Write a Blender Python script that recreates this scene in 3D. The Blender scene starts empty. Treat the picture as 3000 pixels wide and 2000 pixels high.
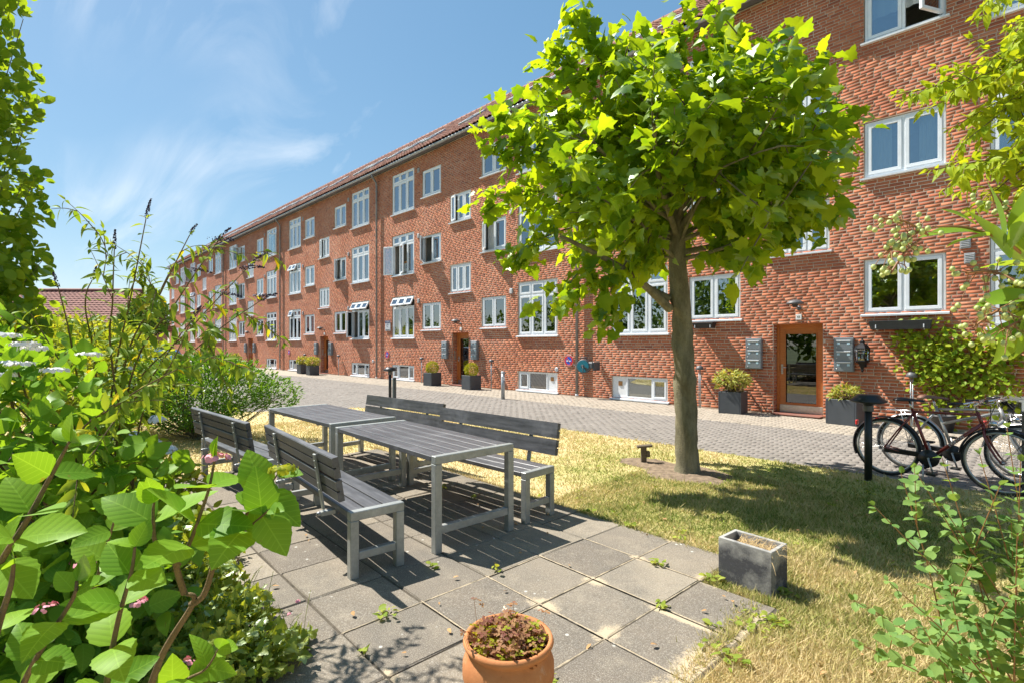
import bpy, math, random
import numpy as np
from mathutils import Vector, Matrix

random.seed(7); RNG = np.random.default_rng(7)
S = bpy.context.scene
COL = S.collection
R = math.radians

# ---------------------------------------------------------------- camera
CAMP = np.array([3.5895, -12.4693, 1.55])
YAW = R(45.19)
FWD = np.array([-math.sin(YAW), math.cos(YAW)]); RGT = np.array([math.cos(YAW), math.sin(YAW)])
cam = bpy.data.cameras.new('camera'); cam.lens = 18.0; cam.sensor_width = 36.0
cam.shift_y = 10 / 3000; cam.clip_start = 0.05; cam.clip_end = 3000
camo = bpy.data.objects.new('camera', cam); COL.objects.link(camo)
camo.location = CAMP; camo.rotation_euler = (math.pi / 2, 0, YAW)
S.camera = camo

# ---------------------------------------------------------------- sky, sun, exposure
SUN_EL, SUN_SHADOW = R(54.0), R(15.5)        # shadows fall towards +X, a little towards the wall
ldir = Vector((math.cos(SUN_EL) * math.cos(SUN_SHADOW), math.cos(SUN_EL) * math.sin(SUN_SHADOW), -math.sin(SUN_EL)))
sun = bpy.data.lights.new('sun', 'SUN'); sun.energy = 4.6; sun.angle = R(0.55); sun.color = (1.0, 0.955, 0.88)
suno = bpy.data.objects.new('sun', sun); COL.objects.link(suno)
suno.location = (-20, -20, 30); suno.rotation_euler = ldir.to_track_quat('-Z', 'Y').to_euler()

world = bpy.data.worlds.new('World'); S.world = world; world.use_nodes = True
nt = world.node_tree; nt.nodes.clear()
def N(t, kind, **kw):
    n = t.nodes.new(kind)
    for k, v in kw.items(): setattr(n, k, v)
    return n
wo = N(nt, 'ShaderNodeOutputWorld'); bg = N(nt, 'ShaderNodeBackground'); bg.inputs['Strength'].default_value = 0.15
sky = N(nt, 'ShaderNodeTexSky', sky_type='NISHITA', sun_disc=False)
sky.sun_elevation = SUN_EL
sky.sun_rotation = math.atan2(-ldir.x, -ldir.y)     # measured from +Y towards +X
sky.air_density = 1.0; sky.dust_density = 0.3; sky.ozone_density = 2.5; sky.altitude = 20
# thin cirrus streaks over the whole dome
tc = N(nt, 'ShaderNodeTexCoord'); sep = N(nt, 'ShaderNodeSeparateXYZ'); nt.links.new(tc.outputs['Generated'], sep.inputs[0])
zc = N(nt, 'ShaderNodeMath', operation='ADD'); zc.inputs[1].default_value = 0.18; nt.links.new(sep.outputs['Z'], zc.inputs[0])
dx = N(nt, 'ShaderNodeMath', operation='DIVIDE'); nt.links.new(sep.outputs['X'], dx.inputs[0]); nt.links.new(zc.outputs[0], dx.inputs[1])
dy = N(nt, 'ShaderNodeMath', operation='DIVIDE'); nt.links.new(sep.outputs['Y'], dy.inputs[0]); nt.links.new(zc.outputs[0], dy.inputs[1])
cmb = N(nt, 'ShaderNodeCombineXYZ'); nt.links.new(dx.outputs[0], cmb.inputs[0]); nt.links.new(dy.outputs[0], cmb.inputs[1])
mp = N(nt, 'ShaderNodeMapping'); mp.inputs['Rotation'].default_value = (0, 0, R(-80)); mp.inputs['Scale'].default_value = (0.42, 1.7, 1); mp.inputs['Location'].default_value = (9.1, 0.4, 0)
nt.links.new(cmb.outputs[0], mp.inputs[0])
n1 = N(nt, 'ShaderNodeTexNoise'); n1.inputs['Scale'].default_value = 1.5; n1.inputs['Detail'].default_value = 9; n1.inputs['Roughness'].default_value = 0.58; n1.inputs['Distortion'].default_value = 1.1
nt.links.new(mp.outputs[0], n1.inputs['Vector'])
n2 = N(nt, 'ShaderNodeTexNoise'); n2.inputs['Scale'].default_value = 0.9; n2.inputs['Detail'].default_value = 2
nt.links.new(cmb.outputs[0], n2.inputs['Vector'])
r1 = N(nt, 'ShaderNodeMapRange'); r1.inputs['From Min'].default_value = 0.52; r1.inputs['From Max'].default_value = 0.92; nt.links.new(n1.outputs['Fac'], r1.inputs['Value'])
r2 = N(nt, 'ShaderNodeMapRange'); r2.inputs['From Min'].default_value = 0.47; r2.inputs['From Max'].default_value = 0.62; nt.links.new(n2.outputs['Fac'], r2.inputs['Value'])
mm = N(nt, 'ShaderNodeMath', operation='MULTIPLY'); nt.links.new(r1.outputs[0], mm.inputs[0]); nt.links.new(r2.outputs[0], mm.inputs[1])
mx = N(nt, 'ShaderNodeMix', data_type='RGBA'); nt.links.new(mm.outputs[0], mx.inputs['Factor']); gam = N(nt, 'ShaderNodeGamma'); gam.inputs['Gamma'].default_value = .52; nt.links.new(sky.outputs[0], gam.inputs[0])     # sky colour compressed to even out brightness between zenith and horizon
hsv = N(nt, 'ShaderNodeHueSaturation'); hsv.inputs['Saturation'].default_value = 1.6; hsv.inputs['Hue'].default_value = .492; hsv.inputs['Value'].default_value = 1.07; nt.links.new(gam.outputs[0], hsv.inputs['Color'])
nt.links.new(hsv.outputs[0], mx.inputs['A']); mx.inputs['B'].default_value = (3.7, 3.9, 4.1, 1)
nt.links.new(mx.outputs['Result'], bg.inputs['Color']); nt.links.new(bg.outputs[0], wo.inputs[0])

S.view_settings.view_transform = 'Standard'; S.view_settings.look = 'None'
S.view_settings.exposure = 1.02; S.view_settings.gamma = 1.0; S.view_settings.use_curve_mapping = False
S.cycles.max_bounces = 7; S.cycles.transparent_max_bounces = 12; S.cycles.transmission_bounces = 5
S.cycles.use_denoising = True
S.cycles.sample_clamp_indirect = 6.0

# ---------------------------------------------------------------- helpers: points
def at(px, py, depth):
    """photo pixel (3000 wide) at a distance along the view axis -> world point"""
    q = CAMP[:2] + FWD * depth + RGT * ((px - 1500) / 1500 * depth)
    return np.array([q[0], q[1], 1.55 - (py - 1010) / 1500 * depth])
def pix(P):
    P = np.atleast_2d(np.asarray(P, float)); q = P[:, :2] - CAMP[:2]; Z = q @ FWD
    Zs = np.where(Z > .05, Z, .05)
    return 1500 + 1500 * (q @ RGT) / Zs, 1010 - 1500 * (P[:, 2] - 1.55) / Zs, Z

# ---------------------------------------------------------------- helpers: objects
def tag(o, label=None, cat=None, group=None, kind=None):
    if label: o['label'] = label
    if cat: o['category'] = cat
    if group: o['group'] = group
    if kind: o['kind'] = kind
    return o
def thing(name, label, cat, loc=(0, 0, 0), rz=0.0, group=None):
    o = bpy.data.objects.new(name, None); COL.objects.link(o); o.empty_display_size = 0.1
    o.location = loc; o.rotation_euler = (0, 0, rz)
    return tag(o, label, cat, group)
def put(name, me, parent=None, loc=(0, 0, 0), rot=(0, 0, 0), scale=None, kind=None, label=None):
    o = bpy.data.objects.new(name, me); COL.objects.link(o); o.location = loc; o.rotation_euler = rot
    if scale is not None: o.scale = scale
    if parent is not None: o.parent = parent
    if kind: o['kind'] = kind
    if label: o['label'] = label
    return o
def bulk_mesh(name, V, F, mat, smooth=False):
    """V (n,3), F (m,k) numpy -> mesh"""
    me = bpy.data.meshes.new(name); V = np.ascontiguousarray(V, np.float32); F = np.ascontiguousarray(F, np.int32)
    m, k = F.shape
    me.vertices.add(len(V)); me.vertices.foreach_set('co', V.ravel())
    me.loops.add(m * k); me.loops.foreach_set('vertex_index', F.ravel())
    me.polygons.add(m); me.polygons.foreach_set('loop_start', np.arange(0, m * k, k, dtype=np.int32))
    me.update(calc_edges=True)
    if smooth: me.polygons.foreach_set('use_smooth', np.ones(m, bool))
    if mat: me.materials.append(mat)
    return me
def instance_arrays(tv, tf, Ms, Ts):
    """template verts (n,3), faces (m,k); Ms (N,3,3), Ts (N,3)"""
    n = len(tv); V = np.einsum('nij,vj->nvi', Ms, tv) + Ts[:, None, :]
    F = tf[None] + (np.arange(len(Ts)) * n)[:, None, None]
    return V.reshape(-1, 3), F.reshape(-1, tf.shape[1])

class MB:
    def __init__(s): s.v = []; s.f = []; s.sm = []; s.M = Matrix.Identity(4)
    def add(s, V, F, smooth=False):
        o = len(s.v); M = s.M
        s.v += [tuple(M @ Vector(p)) for p in V]; s.f += [tuple(i + o for i in f) for f in F]; s.sm += [smooth] * len(F)
        return s
    def box(s, c, d, b=0.0, R3=None):
        hx, hy, hz = d[0] / 2, d[1] / 2, d[2] / 2
        if b <= 0:
            V = [(x, y, z) for x in (-hx, hx) for y in (-hy, hy) for z in (-hz, hz)]
            F = [(0, 1, 3, 2), (4, 6, 7, 5), (0, 4, 5, 1), (2, 3, 7, 6), (0, 2, 6, 4), (1, 5, 7, 3)]
        else:
            b = min(b, hx * .9, hy * .9, hz * .9); V = []; idx = {}
            for ix in (0, 1):
                for iy in (0, 1):
                    for iz in (0, 1):
                        sg = (ix * 2 - 1, iy * 2 - 1, iz * 2 - 1); h = (hx, hy, hz)
                        for a in range(3):
                            idx[(ix, iy, iz, a)] = len(V)
                            V.append(tuple(sg[q] * (h[q] - (0 if q == a else b)) for q in range(3)))
            F = []
            for a in range(3):
                u, w = [(1, 2), (2, 0), (0, 1)][a]
                for sd in (0, 1):
                    cs = []
                    for (p, q) in ((0, 0), (1, 0), (1, 1), (0, 1)):
                        k = [0, 0, 0]; k[a] = sd; k[u] = p; k[w] = q; cs.append(idx[(*k, a)])
                    F.append(tuple(cs if sd else cs[::-1]))
            for a in range(3):
                u, w = [(1, 2), (2, 0), (0, 1)][a]
                for p in (0, 1):
                    for q in (0, 1):
                        k0 = [0, 0, 0]; k1 = [0, 0, 0]; k0[u] = k1[u] = p; k0[w] = k1[w] = q; k0[a] = 0; k1[a] = 1
                        f = (idx[(*k0, u)], idx[(*k1, u)], idx[(*k1, w)], idx[(*k0, w)])
                        F.append(f if (p == q) else f[::-1])
            for k in [(x, y, z) for x in (0, 1) for y in (0, 1) for z in (0, 1)]:
                f = (idx[(*k, 0)], idx[(*k, 1)], idx[(*k, 2)]); F.append(f if sum(k) % 2 else f[::-1])
        if R3 is not None: V = [tuple(R3 @ Vector(p)) for p in V]
        return s.add([(p[0] + c[0], p[1] + c[1], p[2] + c[2]) for p in V], F)
    def tube(s, path, r, n=8, cap=True, smooth=True):
        P = [Vector(p) for p in path]; m = len(P); rr = r if hasattr(r, '__len__') else [r] * m
        V = []; F = []; up = None
        for i in range(m):
            t = (P[min(i + 1, m - 1)] - P[max(i - 1, 0)]).normalized()
            if up is None: up = Vector((0, 0, 1)) if abs(t.z) < .9 else Vector((1, 0, 0))
            a = t.cross(up); a = a.normalized() if a.length > 1e-6 else t.orthogonal().normalized()
            up = a.cross(t).normalized()
            for k in range(n):
                th = 2 * math.pi * k / n; V.append(tuple(P[i] + (a * math.cos(th) + up * math.sin(th)) * rr[i]))
        for i in range(m - 1):
            for k in range(n):
                F.append((i * n + k, i * n + (k + 1) % n, (i + 1) * n + (k + 1) % n, (i + 1) * n + k))
        s.add(V, F, smooth)
        if cap:
            o = len(s.v) - len(V); s.f += [tuple(o + k for k in range(n))[::-1], tuple(o + (m - 1) * n + k for k in range(n))]; s.sm += [False, False]
        return s
    def lathe(s, prof, n=24, c=(0, 0, 0), axis='z', smooth=True, ang=2 * math.pi):
        V = []; F = []; m = len(prof); full = abs(ang - 2 * math.pi) < 1e-6; cols = n if full else n + 1
        for k in range(cols):
            th = ang * k / n
            for r, z in prof:
                p = (r * math.cos(th), r * math.sin(th), z)
                if axis == 'y': p = (p[0], z, p[1])
                if axis == 'x': p = (z, p[0], p[1])
                V.append((p[0] + c[0], p[1] + c[1], p[2] + c[2]))
        for k in range(n):
            k2 = (k + 1) % cols
            for i in range(m - 1): F.append((k * m + i, k2 * m + i, k2 * m + i + 1, k * m + i + 1))
        return s.add(V, F, smooth)
    def ball(s, c, r, n=10, m=6, sq=(1, 1, 1)):
        prof = [(math.sin(math.pi * i / m) * 1.0, -math.cos(math.pi * i / m)) for i in range(m + 1)]
        V = []; F = []
        for k in range(n):
            th = 2 * math.pi * k / n
            for q, z in prof: V.append((c[0] + r * sq[0] * q * math.cos(th), c[1] + r * sq[1] * q * math.sin(th), c[2] + r * sq[2] * z))
        m1 = m + 1
        for k in range(n):
            k2 = (k + 1) % n
            for i in range(m): F.append((k * m1 + i, k2 * m1 + i, k2 * m1 + i + 1, k * m1 + i + 1))
        return s.add(V, F, True)
    def prism(s, poly, d0, d1, axis='y'):
        n = len(poly)
        def pt(p, d): return (p[0], d, p[1]) if axis == 'y' else ((d, p[0], p[1]) if axis == 'x' else (p[0], p[1], d))
        V = [pt(p, d0) for p in poly] + [pt(p, d1) for p in poly]
        F = [tuple(range(n)), tuple(range(2 * n - 1, n - 1, -1))] + [(i, i + n, (i + 1) % n + n, (i + 1) % n) for i in range(n)]
        return s.add(V, F)
    def mesh(s, name, mat):
        me = bpy.data.meshes.new(name); me.from_pydata(s.v, [], s.f); me.polygons.foreach_set('use_smooth', s.sm)
        if mat: me.materials.append(mat)
        me.update(); return me
    def build(s, name, mat, parent=None, loc=(0, 0, 0), rot=(0, 0, 0), label=None, kind=None):
        return put(name, s.mesh(name, mat), parent, loc, rot, label=label, kind=kind)

def text_mesh(txt, size, mat, depth=0.0008):
    cu = bpy.data.curves.new('lettering', 'FONT'); cu.body = txt; cu.size = size; cu.align_x = 'CENTER'; cu.align_y = 'CENTER'; cu.extrude = depth
    o = bpy.data.objects.new('lettering', cu); COL.objects.link(o)
    bpy.context.view_layer.update()
    me = bpy.data.meshes.new_from_object(o.evaluated_get(bpy.context.evaluated_depsgraph_get()))
    bpy.data.objects.remove(o); bpy.data.curves.remove(cu)
    me.name = 'lettering'; me.materials.clear(); me.materials.append(mat); return me

# ---------------------------------------------------------------- materials
def mat_new(name):
    m = bpy.data.materials.new(name); m.use_nodes = True; t = m.node_tree; t.nodes.clear()
    return m, t, N(t, 'ShaderNodeOutputMaterial')
def L(t, a, b): t.links.new(a, b)
def ramp(t, fac, stops):
    r = N(t, 'ShaderNodeValToRGB'); e = r.color_ramp.elements
    while len(e) < len(stops): e.new(0.5)
    for i, (p, c) in enumerate(stops): e[i].position = p; e[i].color = (*c, 1)
    if fac is not None: L(t, fac, r.inputs[0])
    return r.outputs[0]
def noise(t, scale, detail=3, rough=.55, coord='Object', stretch=None):
    tcn = N(t, 'ShaderNodeTexCoord'); nz = N(t, 'ShaderNodeTexNoise'); nz.inputs['Scale'].default_value = scale
    nz.inputs['Detail'].default_value = detail; nz.inputs['Roughness'].default_value = rough
    if coord == 'World':
        g = N(t, 'ShaderNodeNewGeometry'); src = g.outputs['Position']
    else: src = tcn.outputs[coord]
    if stretch:
        m = N(t, 'ShaderNodeMapping'); m.inputs['Scale'].default_value = stretch; L(t, src, m.inputs[0]); src = m.outputs[0]
    L(t, src, nz.inputs['Vector']); return nz.outputs['Fac']
def mixc(t, fac, a, b, mode='MIX'):
    m = N(t, 'ShaderNodeMix', data_type='RGBA', blend_type=mode)
    for k, x in (('Factor', fac), ('A', a), ('B', b)):
        if isinstance(x, (int, float)): m.inputs[k].default_value = x
        elif isinstance(x, tuple): m.inputs[k].default_value = (*x, 1)
        else: L(t, x, m.inputs[k])
    return m.outputs['Result']
def maprange(t, v, a, b, c=0., d=1.):
    m = N(t, 'ShaderNodeMapRange'); L(t, v, m.inputs['Value'])
    for k, x in zip(('From Min', 'From Max', 'To Min', 'To Max'), (a, b, c, d)): m.inputs[k].default_value = x
    return m.outputs[0]
def rnd(t):
    """one random number for each loose piece and each object"""
    g = N(t, 'ShaderNodeNewGeometry'); o = N(t, 'ShaderNodeObjectInfo')
    a = N(t, 'ShaderNodeMath', operation='ADD'); L(t, g.outputs['Random Per Island'], a.inputs[0]); L(t, o.outputs['Random'], a.inputs[1])
    fr = N(t, 'ShaderNodeMath', operation='FRACT'); L(t, a.outputs[0], fr.inputs[0]); return fr.outputs[0]
def bump(t, h, strength=.3, dist=.01):
    b = N(t, 'ShaderNodeBump'); b.inputs['Strength'].default_value = strength; b.inputs['Distance'].default_value = dist; L(t, h, b.inputs['Height']); return b.outputs[0]
def prin(t, out, color, rough=.6, metal=0., normal=None, spec=None, coat=0., trans=0.):
    p = N(t, 'ShaderNodeBsdfPrincipled')
    for k, x in (('Base Color', color), ('Roughness', rough), ('Metallic', metal)):
        if isinstance(x, (int, float)): p.inputs[k].default_value = x
        elif isinstance(x, tuple): p.inputs[k].default_value = (*x, 1)
        else: L(t, x, p.inputs[k])
    if spec is not None: p.inputs['Specular IOR Level'].default_value = spec
    if coat: p.inputs['Coat Weight'].default_value = coat
    if normal is not None: L(t, normal, p.inputs['Normal'])
    L(t, p.outputs[0], out.inputs[0]); return p
def simple(name, col, rough=.6, metal=0., var=.12, scale=12., bmp=.0, spec=None, coat=0.):
    m, t, o = mat_new(name); nz = noise(t, scale, 4)
    c = mixc(t, maprange(t, nz, .3, .7), tuple(x * (1 - var) for x in col), tuple(min(1, x * (1 + var)) for x in col))
    nr = bump(t, noise(t, scale * 8, 3), bmp, .004) if bmp else None
    prin(t, o, c, rough, metal, nr, spec, coat); return m
MAT = {}
def leafmat(name, dark, light, trans=.45, gloss=.12, yellow=None, veins=False):
    m, t, o = mat_new(name); r = rnd(t)
    stops = [(0, dark), (.55, tuple((a + b) / 2 for a, b in zip(dark, light))), (1, light)]
    c = ramp(t, r, stops)
    if veins:      # brown specks and worn spots
        c = mixc(t, maprange(t, noise(t, 38, 3, .6, 'World'), .70, .76, 0, .8), c, (.22, .13, .05))
    if yellow:
        c = mixc(t, maprange(t, r, .93, .97), c, yellow)
    nz = noise(t, 9, 2, coord='World'); c = mixc(t, maprange(t, nz, .35, .65, .0, .35), c, light)
    nrm = None
    if veins:      # side veins running forward from the midrib, in the leaf's own axes
        tcn = N(t, 'ShaderNodeTexCoord'); sp = N(t, 'ShaderNodeSeparateXYZ'); L(t, tcn.outputs['Object'], sp.inputs[0])
        ay = N(t, 'ShaderNodeMath', operation='ABSOLUTE'); L(t, sp.outputs['Y'], ay.inputs[0])
        q = N(t, 'ShaderNodeMath', operation='MULTIPLY_ADD'); L(t, ay.outputs[0], q.inputs[0]); q.inputs[1].default_value = -.75; L(t, sp.outputs['X'], q.inputs[2])
        f_ = N(t, 'ShaderNodeMath', operation='MULTIPLY'); L(t, q.outputs[0], f_.inputs[0]); f_.inputs[1].default_value = 46.; sn_ = N(t, 'ShaderNodeMath', operation='SINE'); L(t, f_.outputs[0], sn_.inputs[0])
        v1 = maprange(t, sn_.outputs[0], .95, 1.0); v2 = maprange(t, ay.outputs[0], .016, .006); mxx = N(t, 'ShaderNodeMath', operation='MAXIMUM'); L(t, v1, mxx.inputs[0]); L(t, v2, mxx.inputs[1])
        c = mixc(t, maprange(t, mxx.outputs[0], 0, 1, 0, .28), c, tuple(min(1, x * 1.5 + .05) for x in light)); nrm = bump(t, maprange(t, sn_.outputs[0], -1, 1, 1, 0), .10, .012)
    d = N(t, 'ShaderNodeBsdfDiffuse'); L(t, c, d.inputs[0])
    if nrm is not None: L(t, nrm, d.inputs['Normal'])
    tr = N(t, 'ShaderNodeBsdfTranslucent')
    tcx = mixc(t, 1.0, c, (1.7, 1.4, .45), 'MULTIPLY'); L(t, tcx, tr.inputs[0])
    mx_ = N(t, 'ShaderNodeMixShader'); mx_.inputs[0].default_value = trans; L(t, d.outputs[0], mx_.inputs[1]); L(t, tr.outputs[0], mx_.inputs[2])
    g = N(t, 'ShaderNodeBsdfGlossy'); g.inputs['Roughness'].default_value = .42; g.inputs[0].default_value = (.8, .9, .75, 1)
    lw = N(t, 'ShaderNodeLayerWeight'); lw.inputs[0].default_value = .28
    fm = N(t, 'ShaderNodeMath', operation='MULTIPLY_ADD'); L(t, lw.outputs['Fresnel'], fm.inputs[0]); fm.inputs[1].default_value = .12; fm.inputs[2].default_value = gloss * .05
    m2 = N(t, 'ShaderNodeMixShader'); L(t, fm.outputs[0], m2.inputs[0]); L(t, mx_.outputs[0], m2.inputs[1]); L(t, g.outputs[0], m2.inputs[2])
    L(t, m2.outputs[0], o.inputs[0]); return m
# ---- masonry, roof, joinery materials
def m_brick():
    m, t, o = mat_new('brick'); r = rnd(t)
    c = ramp(t, r, [(0, (.25, .08, .05)), (.08, (.37, .115, .06)), (.45, (.44, .14, .067)), (.85, (.49, .17, .082)), (1, (.53, .23, .13))])
    nz = noise(t, 3.0, 4, .6, 'World'); c = mixc(t, maprange(t, nz, .35, .7, 0, .45), c, (.37, .12, .072))
    n2 = noise(t, 60, 3, .6, 'World'); c = mixc(t, maprange(t, n2, .55, .75, 0, .4), c, (.62, .40, .28))
    n3 = noise(t, .7, 4, .6, 'World'); c = mixc(t, maprange(t, n3, .5, .75, 0, .3), c, (.26, .095, .064))
    prin(t, o, c, .9, 0, bump(t, noise(t, 60, 4, .65, 'World'), .10, .003), .2); return m
def m_mortar():
    m, t, o = mat_new('mortar'); nz = noise(t, .55, 5, .65, 'World')
    c = mixc(t, maprange(t, nz, .38, .66), (.36, .25, .18), (.66, .54, .43))
    prin(t, o, c, .95, 0, bump(t, noise(t, 120, 3, .6, 'World'), .12, .003), .1); return m
def m_tile():
    m, t, o = mat_new('clay_tile'); r = rnd(t)
    c = ramp(t, r, [(0, (.20, .085, .065)), (.3, (.29, .12, .085)), (.7, (.36, .155, .105)), (1, (.44, .21, .15))])
    nz = noise(t, 1.2, 5, .65, 'World'); c = mixc(t, maprange(t, nz, .48, .7, 0, .6), c, (.20, .15, .12))
    prin(t, o, c, .82, 0, bump(t, noise(t, 60, 3, .6, 'World'), .4, .005), .25); return m
def m_glass(name, base=.20, tint=(.78, .84, .84)):
    m, t, o = mat_new(name)
    tr = N(t, 'ShaderNodeBsdfTransparent'); tr.inputs[0].default_value = (*tint, 1)
    gl = N(t, 'ShaderNodeBsdfGlossy'); gl.inputs['Roughness'].default_value = .005; gl.inputs[0].default_value = (.92, .96, 1, 1)
    fr = N(t, 'ShaderNodeFresnel'); fr.inputs[0].default_value = 1.55
    ma = N(t, 'ShaderNodeMath', operation='MULTIPLY_ADD'); L(t, fr.outputs[0], ma.inputs[0]); ma.inputs[1].default_value = 1.5; ma.inputs[2].default_value = base; ma.use_clamp = True
    # faint waviness of the pane
    nz = noise(t, 1.6, 1, .4, 'World'); b = bump(t, nz, .05, .02); L(t, b, gl.inputs['Normal'])
    mx_ = N(t, 'ShaderNodeMixShader'); L(t, ma.outputs[0], mx_.inputs[0]); L(t, tr.outputs[0], mx_.inputs[1]); L(t, gl.outputs[0], mx_.inputs[2])
    L(t, mx_.outputs[0], o.inputs[0]); return m
def m_wood(name, c0, c1, rough=.45, scale=(1.2, 14, 14), coat=.25, spec=.4):
    m, t, o = mat_new(name); nz = noise(t, 5, 6, .6, 'Object', scale); n2 = noise(t, 40, 3, .6, 'Object', scale)
    c = mixc(t, maprange(t, nz, .3, .7), c0, c1); c = mixc(t, maprange(t, n2, .45, .7, 0, .35), c, tuple(x * .55 for x in c0))
    prin(t, o, c, rough, 0, bump(t, n2, .25, .003), spec, coat); return m
MAT['brick'] = m_brick(); MAT['mortar'] = m_mortar(); MAT['tile'] = m_tile()
MAT['glass'] = m_glass('window_glass'); MAT['doorglass'] = m_glass('door_glass', .10, (.3, .32, .33)); MAT['skyglass'] = m_glass('skylight_glass', .65)
MAT['frame'] = simple('painted_window_frame', (.78, .81, .84), .42, var=.05, scale=6)
MAT['sill'] = simple('pale_grey_sill', (.68, .71, .745), .5, var=.1, scale=9)
MAT['panel'] = simple('white_panel', (.80, .81, .82), .45, var=.05)
MAT['door'] = m_wood('varnished_door_wood', (.43, .13, .028), (.60, .205, .05))
MAT['steel'] = simple('brushed_steel', (.55, .53, .50), .38, .9, .12, 20)
MAT['zinc'] = simple('zinc', (.40, .43, .45), .5, .55, .15, 6)
MAT['pipe'] = simple('painted_downpipe', (.23, .22, .215), .5, .2, .18, 5)
MAT['plaster'] = simple('room_plaster', (.46, .44, .40), .9)
MAT['dark'] = simple('dark_interior', (.06, .06, .06), .8)
MAT['curtain'] = simple('white_curtain', (.78, .77, .74), .9, var=.04)
MAT['bamboo'] = m_wood('bamboo_blind', (.34, .17, .06), (.45, .25, .10), .7, coat=0)
MAT['blind'] = simple('pale_blind', (.50, .52, .50), .7)
MAT['grille'] = simple('grey_grille', (.36, .37, .38), .5, .2)
MAT['black'] = simple('black_plastic', (.018, .018, .02), .45)
MAT['charcoal'] = simple('charcoal_metal', (.05, .055, .06), .45, .3, .15)
MAT['lead'] = simple('lead_flashing', (.16, .16, .165), .6, .3)

# ---- facade layout (metres; X along the wall, the wall face is Y = 0)
PERIOD, WX0, WX1, EAVE = 11.78, -60.4, 14.0, 9.50
COURSE = .0667; MY = .0004
openings = []      # x0, x1, z0, z1, kind, unit, side, floor
for k in range(6):
    xc = -PERIOD * k
    openings.append((xc - .5, xc + .5, 0.0, 2.03, 'door', k, 0, 0))
    for fl, z in enumerate((3.57, 6.32)): openings.append((xc - .62, xc + .62, z, z + 1.08, 'stair', k, 0, fl + 1))
    for sd in (-1, 1):
        for fl, z in enumerate((2.17, 4.94, 7.69)):
            a = sorted((xc + sd * 1.24, xc + sd * 2.52)); openings.append((a[0], a[1], z, z + 1.12, 'pair', k, sd, fl))
        for fl, z in enumerate((1.86, 4.63, 7.37)):
            a = sorted((xc + sd * 3.12, xc + sd * 4.86)); openings.append((a[0], a[1], z, z + 1.80, 'triple', k, sd, fl))
        a = sorted((xc + sd * 3.12, xc + sd * 4.86)); openings.append((a[0], a[1], 0.05, 0.67, 'cellar', k, sd, -1))
openings = [o for o in openings if o[0] > WX0 + .4]

bld = thing('apartment_building', 'long three storey red brick apartment block with tiled roof behind the courtyard lane', 'building')

# wall core (the recessed mortar) with the openings left free
def wall_core():
    xs = sorted({WX0, WX1} | {o[0] for o in openings} | {o[1] for o in openings}); zs = sorted({-.3, EAVE} | {o[2] for o in openings if o[2] > 0} | {o[3] for o in openings} | {0.0})
    V = []; F = []
    def quad(*p):
        i = len(V); V.extend(p); F.append((i, i + 1, i + 2, i + 3))
    ob = np.array([o[:4] for o in openings])
    for j in range(len(zs) - 1):
        z0, z1 = zs[j], zs[j + 1]; zm = (z0 + z1) / 2; rowo = ob[(ob[:, 2] < zm) & (ob[:, 3] > zm)]; rowo = rowo[np.argsort(rowo[:, 0])]
        x = WX0
        for o in rowo:
            quad((x, MY, z0), (o[0], MY, z0), (o[0], MY, z1), (x, MY, z1)); x = o[1]
        quad((x, MY, z0), (WX1, MY, z0), (WX1, MY, z1), (x, MY, z1))
    for o in openings:
        d = .34 if o[4] == 'door' else .2; x0, x1, z0, z1 = o[:4]
        quad((x0, MY, z0), (x0, MY, z1), (x0, d, z1), (x0, d, z0)); quad((x1, MY, z0), (x1, d, z0), (x1, d, z1), (x1, MY, z1))
        quad((x0, MY, z1), (x1, MY, z1), (x1, d, z1), (x0, d, z1)); quad((x0, MY, z0), (x0, d, z0), (x1, d, z0), (x1, MY, z0))
    quad((WX0, MY, -.3), (WX0, MY, EAVE), (WX0, 9.4, EAVE), (WX0, 9.4, -.3)); quad((WX1, MY, -.3), (WX1, 9.4, -.3), (WX1, 9.4, EAVE), (WX1, MY, EAVE))
    quad((WX0, 9.4, -.3), (WX0, 9.4, EAVE), (WX1, 9.4, EAVE), (WX1, 9.4, -.3))
    for X in (WX0, WX1):
        i = len(V); V.extend([(X, MY, EAVE), (X, 9.4, EAVE), (X, 4.7, 13.35)]); F.append((i, i + 1, i + 2))
    me = bpy.data.meshes.new('wall'); me.from_pydata(V, [], F); me.materials.append(MAT['mortar']); me.update(); return me
wall = put('wall', wall_core(), bld)

# bricks: two stretchers and a header in each course, shifted from course to course
def brick_spans():
    out = []; unit = .60; J = .011
    ob = sorted(openings)
    for c in range(int(EAVE / COURSE)):
        z0 = c * COURSE; zm = z0 + COURSE / 2
        runs = []; x = WX0
        for o in ob:
            if o[2] < zm < o[3]:
                if o[0] > x: runs.append((x, o[0]))
                x = max(x, o[1])
        runs.append((x, WX1)); off = (0, .36, .18, .48, .10)[c % 5] + (c % 3) * .013
        edges = []; s = WX0 - 1.2 + off
        for a, b in runs:
            n0 = math.floor((a - s) / unit); p = s + n0 * unit
            while p < b:
                for w in (.24, .24, .12):
                    q0, q1 = max(p, a), min(p + w, b)
                    if q1 - q0 > .045: out.append((q0 + J / 2, q1 - J / 2, z0 + J / 2, z0 + COURSE - J / 2))
                    p += w
    return np.array(out)
bs = brick_spans(); nb = len(bs)
jit = lambda *s, a=.002: RNG.normal(0, a, s)
bx0, bx1, bz0, bz1 = [c[:, None] for c in bs.T]
dep = -np.abs(RNG.normal(0, .00025, (nb, 1))); e = .0012
V = np.zeros((nb, 8, 3))
sx = np.array([0, 1, 1, 0]); sz = np.array([0, 0, 1, 1])
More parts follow.
